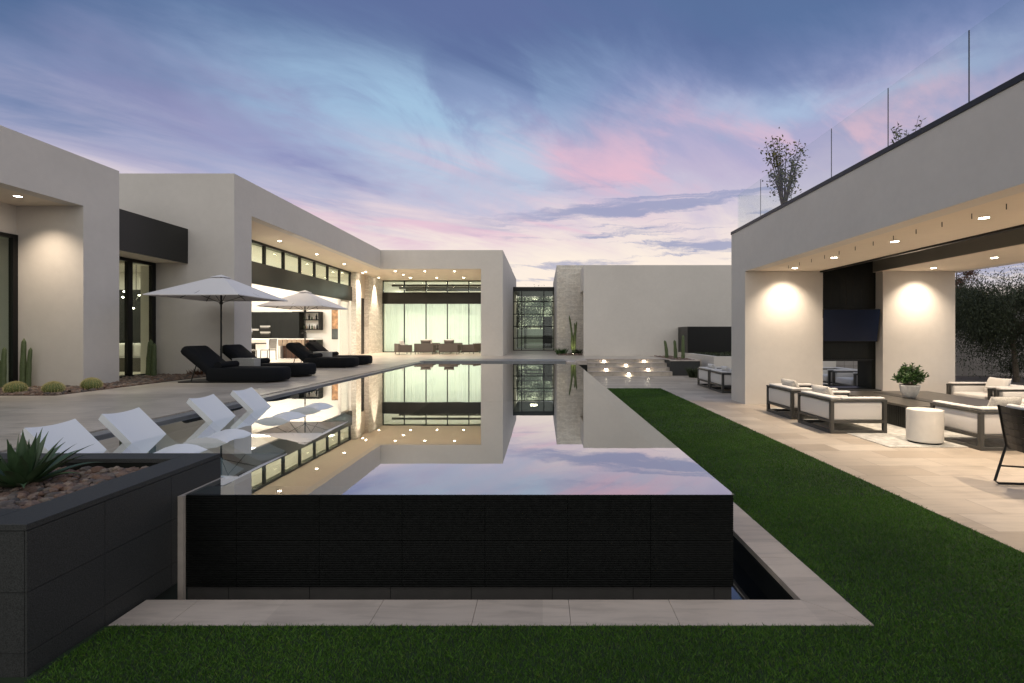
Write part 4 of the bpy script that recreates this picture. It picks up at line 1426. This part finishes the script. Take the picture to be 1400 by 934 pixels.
bs0 = bar_stool('leftmost tan bar stool at the kitchen island')
bs0.location = (-12.2, 23.7, DZ + .007)
for k, x in enumerate((-11.98, -11.76, -11.54, -11.32, -11.10)):
    dup(bs0, None, (x - .0, 23.7, DZ + .007), None, '%s tan bar stool from the left at the kitchen island' % ORD[k + 1])
for ch in [o for o in bpy.data.objects if o.get('category') == 'bar stool']: ch.scale = (.58, 1, 1)


def dining_chair(label):
    t = thing('dining_chair', label, 'dining chair', (0, 0, 0), 'dining chairs by the kitchen')
    B(-.23, .23, -.23, .23, .42, .48, bev=.02).build('seat', M_wpil, t)
    B(-.23, .23, .20, .245, .50, .90, bev=.012).build('backrest', M_wpil, t)
    for x in (-.21, .21):
        MB().tube([(x, .23, 0), (x, .22, .48), (x, .25, .92)], .016, 6).build('leg', M_frame, t)
        MB().tube([(x, -.21, 0), (x, -.20, .44)], .016, 6).build('leg', M_frame, t)
    MB().tube([(-.22, .25, .915), (.22, .25, .915)], .014, 6).build('top_rail', M_frame, t)
    return t


d0 = dining_chair('dining chair with grey seat nearest the black daybeds, side on')
d0.location = (-12.15, 22.4, DZ + .007); d0.rotation_euler = (0, 0, R(-100))
dup(d0, None, (-12.55, 21.6, DZ + .007), R(170), 'dining chair at the near long side of the indoor table, right one')
dup(d0, None, (-13.2, 21.6, DZ + .007), R(176), 'dining chair at the near long side of the indoor table, left one')
dt = thing('dining_table', 'thin dark dining table inside the kitchen opening', 'dining table', (-13.6, 22.4, DZ))
MB().box(-15.0, -12.5, 21.9, 22.9, DZ + .71, DZ + .76).build('table_top', M_darkwood, dt)
for x in (-14.8, -12.8): MB().box(x - .04, x + .04, 22.3, 22.5, DZ + .007, DZ + .71).build('leg', M_frame, dt)
vs_ = thing('flower_vase', 'white flowers in a clear vase on the indoor dining table', 'vase', (-13.25, 22.6, DZ + .76))
MB().lathe([(0, 0), (.05, 0), (.07, .15), (.04, .3), (0, .3)], (-13.25, 22.6, DZ + .76), 16).build('vase', M_conc, vs_, True)
fl = MB()
rnd = random.Random(8)
for k in range(260):
    d = Vector((rnd.gauss(0, 1), rnd.gauss(0, 1), rnd.gauss(0, 1))).normalized()
    leaf(fl, Vector((-13.25, 22.6, DZ + 1.28)) + d * rnd.uniform(.06, .2), d, .09, .06, rnd)
fl.build('blossom', M_resin, vs_)
ar = thing('wall_art', 'tall ochre and slate framed art panel on the white kitchen wall', 'painting', (-11.85, 29.45, 2))
MB().box(-12.28, -11.84, 29.45, 29.498, 1.50, 3.22).build('frame', M_frame, ar)
MB().box(-12.25, -11.87, 29.44, 29.449, 2.10, 3.19).build('upper_print', M_art, ar)
MB().box(-12.25, -11.87, 29.44, 29.449, 1.53, 2.095).build('lower_print', M_art2, ar)
# stacked sliding-door leaves at the far end of the opening
sd = thing('sliding_door_stack', 'stacked sliding glass doors at the far end of the kitchen opening', 'sliding doors', (-10.8, 27.5, DZ))
for k in range(3):
    y = 26.9 + .03 * k
    x = -10.86 + .05 * k
    f = MB().box(x - .02, x + .02, 26.9, 26.97, DZ + .01, 3.64).box(x - .02, x + .02, 28.05, 28.12, DZ + .01, 3.64).box(x - .02, x + .02, 26.97, 28.05, DZ + .01, DZ + .08).box(x - .02, x + .02, 26.97, 28.05, 3.57, 3.64)
    fo = f.build('door_frame', M_wall_in if k < 2 else M_conc, sd)
    if k == 1: MB().box(x - .003, x + .003, 26.97, 28.05, DZ + .08, 3.57).build('pane', M_clear, fo)


# ------------------------------------------------------------------ cacti
def column(m, p, h, r, ribs=9, lean=(0, 0), rnd=random):
    n = ribs * 4
    segs = 14
    vs = []
    for i in range(segs + 1):
        f = i / segs
        rr = r * (.82 + .18 * math.sin(f * 3 + 1)) * (1 if f < .9 else math.sqrt(max(0.0, 1 - ((f - .9) / .1) ** 2)) * .98 + .02)
        rr *= 1 + .05 * math.sin(f * 17)
        c = Vector(p) + Vector((lean[0] * f * f, lean[1] * f * f, h * f))
        for k in range(n):
            a = 2 * math.pi * k / n
            q = rr * (1 - .16 * (.5 + .5 * math.cos(ribs * a)))
            vs.append(c + Vector((q * math.cos(a), q * math.sin(a), 0)))
    fs = [(i * n + k, i * n + (k + 1) % n, (i + 1) * n + (k + 1) % n, (i + 1) * n + k) for i in range(segs) for k in range(n)]
    fs += [tuple(range(n)), tuple(range(segs * n, segs * n + n))[::-1]]
    m.add(vs, fs)


def cactus(loc, label, stems, group=None):
    t = thing('columnar_cactus', label, 'cactus', loc, group)
    for (dx, dy, dz, h, r, lx, ly) in stems:
        m = MB(); column(m, (loc[0] + dx, loc[1] + dy, loc[2] + dz), h, r, 9, (lx, ly))
        m.build('stem', M_cact, t, True)
    return t


cactus((-10.78, 10.50, DZ), 'tall green columnar cactus with a side stem before the lit left pier', [(0, 0, 0, 1.05, .055, .02, 0), (.09, .02, .0, .86, .045, .05, 0)])
cactus((-10.98, 10.30, DZ), 'shorter brownish columnar cactus beside the near glass door', [(0, 0, 0, .88, .05, .03, 0), (-.08, .02, 0, .62, .04, -.02, 0)])
cactus((-10.45, 13.45, DZ), 'dark columnar cactus in front of the link window', [(0, 0, 0, 1.0, .08, .04, 0), (.11, 0, 0, .9, .07, .02, 0)])
for k, (px_, y, h_) in enumerate(((5.93, 24.2, .86), (6.22, 23.7, .88), (6.46, 23.3, 1.12))):
    cactus((px_, y, .645), 'upright columnar cactus in the slate planter, %s of three' % ('leftmost', 'middle', 'rightmost and tallest')[k], [(0, 0, 0, h_, .085, -.05 * (2 - k), 0)], 'cacti in the slate planter')
cactus((1.70, 28.55, DZ), 'tall slender many-armed cactus uplit against the stone tower',
       [(0, 0, 0, 2.25, .065, -.22, 0), (.10, 0, .05, 1.85, .065, .12, 0), (.02, .05, .6, .95, .055, .20, 0), (-.06, 0, .3, 1.0, .055, -.02, 0), (.14, .03, .8, 1.0, .05, -.05, 0)])
up = thing('garden_uplight', 'small garden uplight at the foot of the tall many-armed cactus', 'garden light', (1.68, 28.15, DZ))
MB().tube([(1.68, 28.15, DZ), (1.68, 28.15, DZ + .08)], .03, 10).build('housing', M_frame, up)
MB().lathe([(0, 0), (.026, 0), (0, .004)], (1.68, 28.15, DZ + .082), 12).build('lamp_glow', M_stepl, up)
spot('uplight_lamp', up, (1.68, 28.15, DZ + .10), (1.70, 28.6, DZ + 1.2), 26, 95, .9, (1, .88, .5), .03)


def barrel(loc, r, label):
    t = thing('barrel_cactus', label, 'cactus', loc, 'round golden barrel cacti')
    prof = [(r * math.cos(R(a)), r * .62 + r * .75 * math.sin(R(a))) for a in range(-50, 91, 10)]
    prof[-1] = (.004, prof[-1][1])
    MB().lathe(prof, loc, 88, 22, .14).build('body', M_barrel, t, True)
    sp = MB()
    rn = random.Random(int(loc[0] * 100))
    for k in range(22):
        a = 2 * math.pi * (k + .5) / 22
        for e in range(-30, 90, 7):
            c = Vector((math.cos(a) * math.cos(R(e)) * r, math.sin(a) * math.cos(R(e)) * r, r * .62 + r * .75 * math.sin(R(e)))) + Vector(loc)
            nrm = Vector((math.cos(a) * math.cos(R(e)), math.sin(a) * math.cos(R(e)), math.sin(R(e))))
            for _ in range(4):
                d = (nrm + Vector((rn.uniform(-1, 1), rn.uniform(-1, 1), rn.uniform(-1, 1))) * .8).normalized()
                s_ = d.orthogonal().normalized() * .0022
                sp.add([c - s_, c + s_, c + d * .034], [(0, 1, 2)])
    sp.build('spines', M_spine, t)


barrel((-10.02, 9.62, DZ), .155, 'round golden barrel cactus nearest the left edge of the bed')
barrel((-9.30, 9.62, DZ), .155, 'round golden barrel cactus in the middle of the front bed')
barrel((-9.18, 10.30, DZ), .165, 'round golden barrel cactus at the right, below the pier edge')


# ------------------------------------------------------------------ trees and shrubs
def tree(name, label, cat, loc, h, cr, trunk_r, nleaf, lsize, mat_leaf, seed, clear=.35, group=None, droop=0.0, squash=1.0, narrow=.35):
    rnd = random.Random(seed)
    t = thing(name, label, cat, loc, group)
    L = Vector(loc)
    tk = MB()
    top = L + Vector((rnd.uniform(-.2, .2), rnd.uniform(-.2, .2), h * (clear + .15)))
    mid = L.lerp(top, .5) + Vector((rnd.uniform(-.08, .08), rnd.uniform(-.08, .08), 0)) * h * .2
    tk.tube([L, mid, top], [trunk_r, trunk_r * .8, trunk_r * .6], 10)
    cen = L + Vector((0, 0, h * (clear + 1) / 2))
    vh = h * (1 - clear) / 2
    clumps = []
    for k in range(26):
        d = Vector((rnd.gauss(0, 1), rnd.gauss(0, 1), rnd.gauss(0, 1))).normalized() * rnd.uniform(.35, 1.0)
        p = cen + Vector((d.x * cr, d.y * cr, d.z * vh * squash))
        if p.z < L.z + h * clear * .75: p.z = L.z + h * clear * .75
        m1 = top.lerp(p, .5) + Vector((0, 0, rnd.uniform(0, .1) * h))
        tk.tube([top.lerp(mid, rnd.uniform(0, .5)), m1, p], [trunk_r * .35, trunk_r * .2, trunk_r * .05], 5)
        clumps.append((p, cr * rnd.uniform(.22, .42)))
    tk.build('trunk', M_bark, t)
    lf = MB()
    per = nleaf // len(clumps)
    for p, r in clumps:
        for _ in range(per):
            d = Vector((rnd.gauss(0, 1), rnd.gauss(0, 1), rnd.gauss(0, .8)))
            q = p + d * r * .55
            if droop: q.z -= abs(rnd.gauss(0, 1)) * droop * r
            dr = Vector((rnd.uniform(-1, 1), rnd.uniform(-1, 1), rnd.uniform(-1, .6) - droop))
            leaf(lf, q, dr, lsize * rnd.uniform(.7, 1.3), lsize * narrow, rnd)
    lf.build('crown', mat_leaf, t)
    return t


# right garden
gwl = thing('garden_wall', 'grey block garden wall beyond the pavilion on the right', 'garden wall', (25, 22, -.014))
MB().box(12.3, 48, 22.0, 22.2, -.02, 1.92).build('wall', M_block, gwl)
MB().box(12.25, 48, 21.97, 22.23, 1.921, 1.98).build('wall_cap', M_block, gwl)
g = MB()
x = 12.7
while x < 47:
    g.box(x, x + .008, 21.996, 21.999, 0, 1.92); x += .4
for z in (.4, .8, 1.2, 1.6): g.box(12.3, 48, 21.996, 21.9985, z, z + .008)
g.build('mortar_joint', M_roofw, gwl)
tree('olive_tree', 'wide dark olive tree with drooping foliage in the garden right of the pavilion', 'tree', (17.7, 18.9, -.01), 4.5, 2.1, .10, 60000, .095, M_leafd, 21, .28, None, .8, narrow=.30)
tree('olive_tree', 'darker tree standing behind the pier edge right of the pavilion', 'tree', (20.9, 25.5, -.01), 4.6, 1.3, .12, 20000, .10, M_leafd, 22, .42, None, .5, narrow=.22)
tree('red_tree', 'reddish-leaved tree rising behind the pier edge, beyond the garden wall', 'tree', (23.2, 28.5, -.01), 6.6, 1.1, .14, 4000, .15, M_leafr, 23, .35)
tree('mesquite_tree', 'sparse feathery tree beyond the garden wall at the far right', 'tree', (29.5, 27.0, -.01), 7.6, 3.0, .14, 4500, .13, M_leafd, 24, .35, None, .3, narrow=.2)
nh = thing('neighbour_house', 'dark low gabled roof of a neighbouring house beyond the garden wall', 'house', (38, 42, 0))
MB().box(34, 50, 40, 50, -.02, 4.4).build('wall', M_block, nh)
MB().prism([(33, 4.4), (51, 6.2), (51, 4.4)], 39.4, 50.6, 'y').build('roof', M_roofw, nh)
tree('low_bush', 'low dark bush at the foot of the garden wall', 'bush', (19.3, 20.9, -.01), 1.0, .9, .04, 2500, .07, M_leafd, 29, .1)

# beyond the glass entry
for k, (x, y, h_, s_) in enumerate(((-2.5, 50, 6.5, 31), (2.2, 52, 7.2, 32), (-.3, 58, 8.5, 33), (5.5, 60, 5.0, 34), (-6, 60, 5.2, 35))):
    tree('garden_tree', ['bushy tree at the left behind the glass entry', 'bushy tree at the right behind the glass entry', 'taller tree in the middle behind the glass entry',
                         'tree far behind the stone tower', 'tree far behind the main house corner'][k], 'tree', (x, y, DZ - .01), h_ * .8, 2.1, .12, 4500, .2, M_leafd, s_, .2, 'trees beyond the glass entry')
bw = thing('courtyard_wall', 'grey courtyard wall seen through the glass entry', 'wall', (-1, 47, DZ))
MB().box(-8, 8, 47, 47.2, DZ - .01, 2.3).build('wall', M_block, bw)

# roof plants
rp = thing('roof_planter', 'leafy golden-green tree in a planter on the pavilion roof corner', 'potted tree', (6.0, 12.6, 4.30))
MB().box(5.7, 6.3, 12.3, 12.9, 4.305, 4.75, bev=.01).build('pot', M_slat, rp)
tk, lf = MB(), MB()
rnd = random.Random(41)
for k in range(20):
    a = rnd.uniform(0, 6.28)
    b = Vector((6.0, 12.6, 4.75)); tip = b + Vector((math.cos(a) * rnd.uniform(.05, .62), math.sin(a) * rnd.uniform(.05, .5), rnd.uniform(.9, 1.95)))
    mid = b.lerp(tip, .5) + Vector((0, 0, .15))
    tk.tube([b, mid, tip], [.022, .012, .004], 5)
    for j in range(50):
        f = rnd.uniform(.3, 1.02) ** .7
        p = b.lerp(tip, f) + Vector((rnd.gauss(0, .09), rnd.gauss(0, .09), rnd.gauss(0, .09)))
        leaf(lf, p, Vector((rnd.uniform(-1, 1), rnd.uniform(-1, 1), rnd.uniform(-1, .6))), rnd.uniform(.06, .10), .042, rnd)
tk.build('trunk', M_bark, rp); lf.build('crown', M_leafy, rp)
rs = thing('roof_shrub', 'small sparse shrub peeking over the middle of the pavilion roof edge', 'potted plant', (6.45, 8.95, 4.30))
MB().box(6.2, 6.7, 8.7, 9.2, 4.305, 4.65, bev=.01).build('pot', M_slat, rs)
tk, lf = MB(), MB()
for k in range(12):
    a = rnd.uniform(0, 6.28)
    b = Vector((6.45, 8.95, 4.65)); tip = b + Vector((math.cos(a) * rnd.uniform(.05, .3), math.sin(a) * rnd.uniform(.05, .3), rnd.uniform(.4, .92)))
    tk.tube([b, tip], [.008, .003], 4)
    for j in range(12):
        leaf(lf, b.lerp(tip, rnd.uniform(.5, 1)), Vector((rnd.uniform(-1, 1), rnd.uniform(-1, 1), rnd.uniform(-.5, .8))), .07, .03, rnd)
tk.build('stems', M_bark, rs); lf.build('foliage', M_leafy, rs)


# low plants ------------------------------------------------------------
def tuft(name, label, cat, loc, n, h, spread, mat_, seed, wd=.02):
    rnd = random.Random(seed)
    m = MB()
    for k in range(n):
        a = rnd.uniform(0, 6.28); r = rnd.uniform(0, spread)
        p = Vector(loc) + Vector((math.cos(a) * r * .5, math.sin(a) * r * .5, 0))
        d = Vector((math.cos(a) * rnd.uniform(.1, .6), math.sin(a) * rnd.uniform(.1, .6), 1)).normalized()
        hh = h * rnd.uniform(.6, 1.1)
        s_ = d.cross(Vector((rnd.uniform(-1, 1), rnd.uniform(-1, 1), 0))).normalized() * wd / 2
        m.add([p - s_, p + s_, p + d * hh * .6 + s_ * .7, p + d * hh + Vector((d.x, d.y, -.3)) * hh * .15], [(0, 1, 2), (0, 2, 3)])
    o = m.build(name, mat_, None, False, origin=loc)
    return tag(o, label, cat)


tuft('grass_tuft', 'tall green grass clump between the slate planter and the far patio chairs', 'ornamental grass', (6.25, 20.8, 0), 260, .5, .45, M_leafd, 51, .03)
tuft('grass_tuft', 'low dry tuft at the foot of the wall behind the near umbrella', 'ornamental grass', (-9.4, 13.85, DZ), 160, .22, .5, M_leafr, 52)
tuft('grass_tuft', 'low bushy tuft at the left foot of the stone tower', 'ornamental grass', (1.05, 28.6, DZ), 200, .42, .5, M_leafg, 53, .03)
tuft('grass_tuft', 'low bushy tuft by the guest wing corner, right of the uplit cactus', 'ornamental grass', (2.0, 28.7, DZ), 160, .36, .4, M_leafd, 54, .03)
gc = MB()
rnd = random.Random(61)
for k in range(2600):
    leaf(gc, Vector((rnd.uniform(7.5, 12.2), rnd.uniform(21.7, 25.3), .74 + rnd.uniform(0, .10))), Vector((rnd.uniform(-1, 1), rnd.uniform(-1, 1), rnd.uniform(0, 1))), .13, .06, rnd)
tag(gc.build('groundcover', M_leafd, None), 'dark low groundcover filling the white planter before the black metal box', 'groundcover', None, 'stuff')
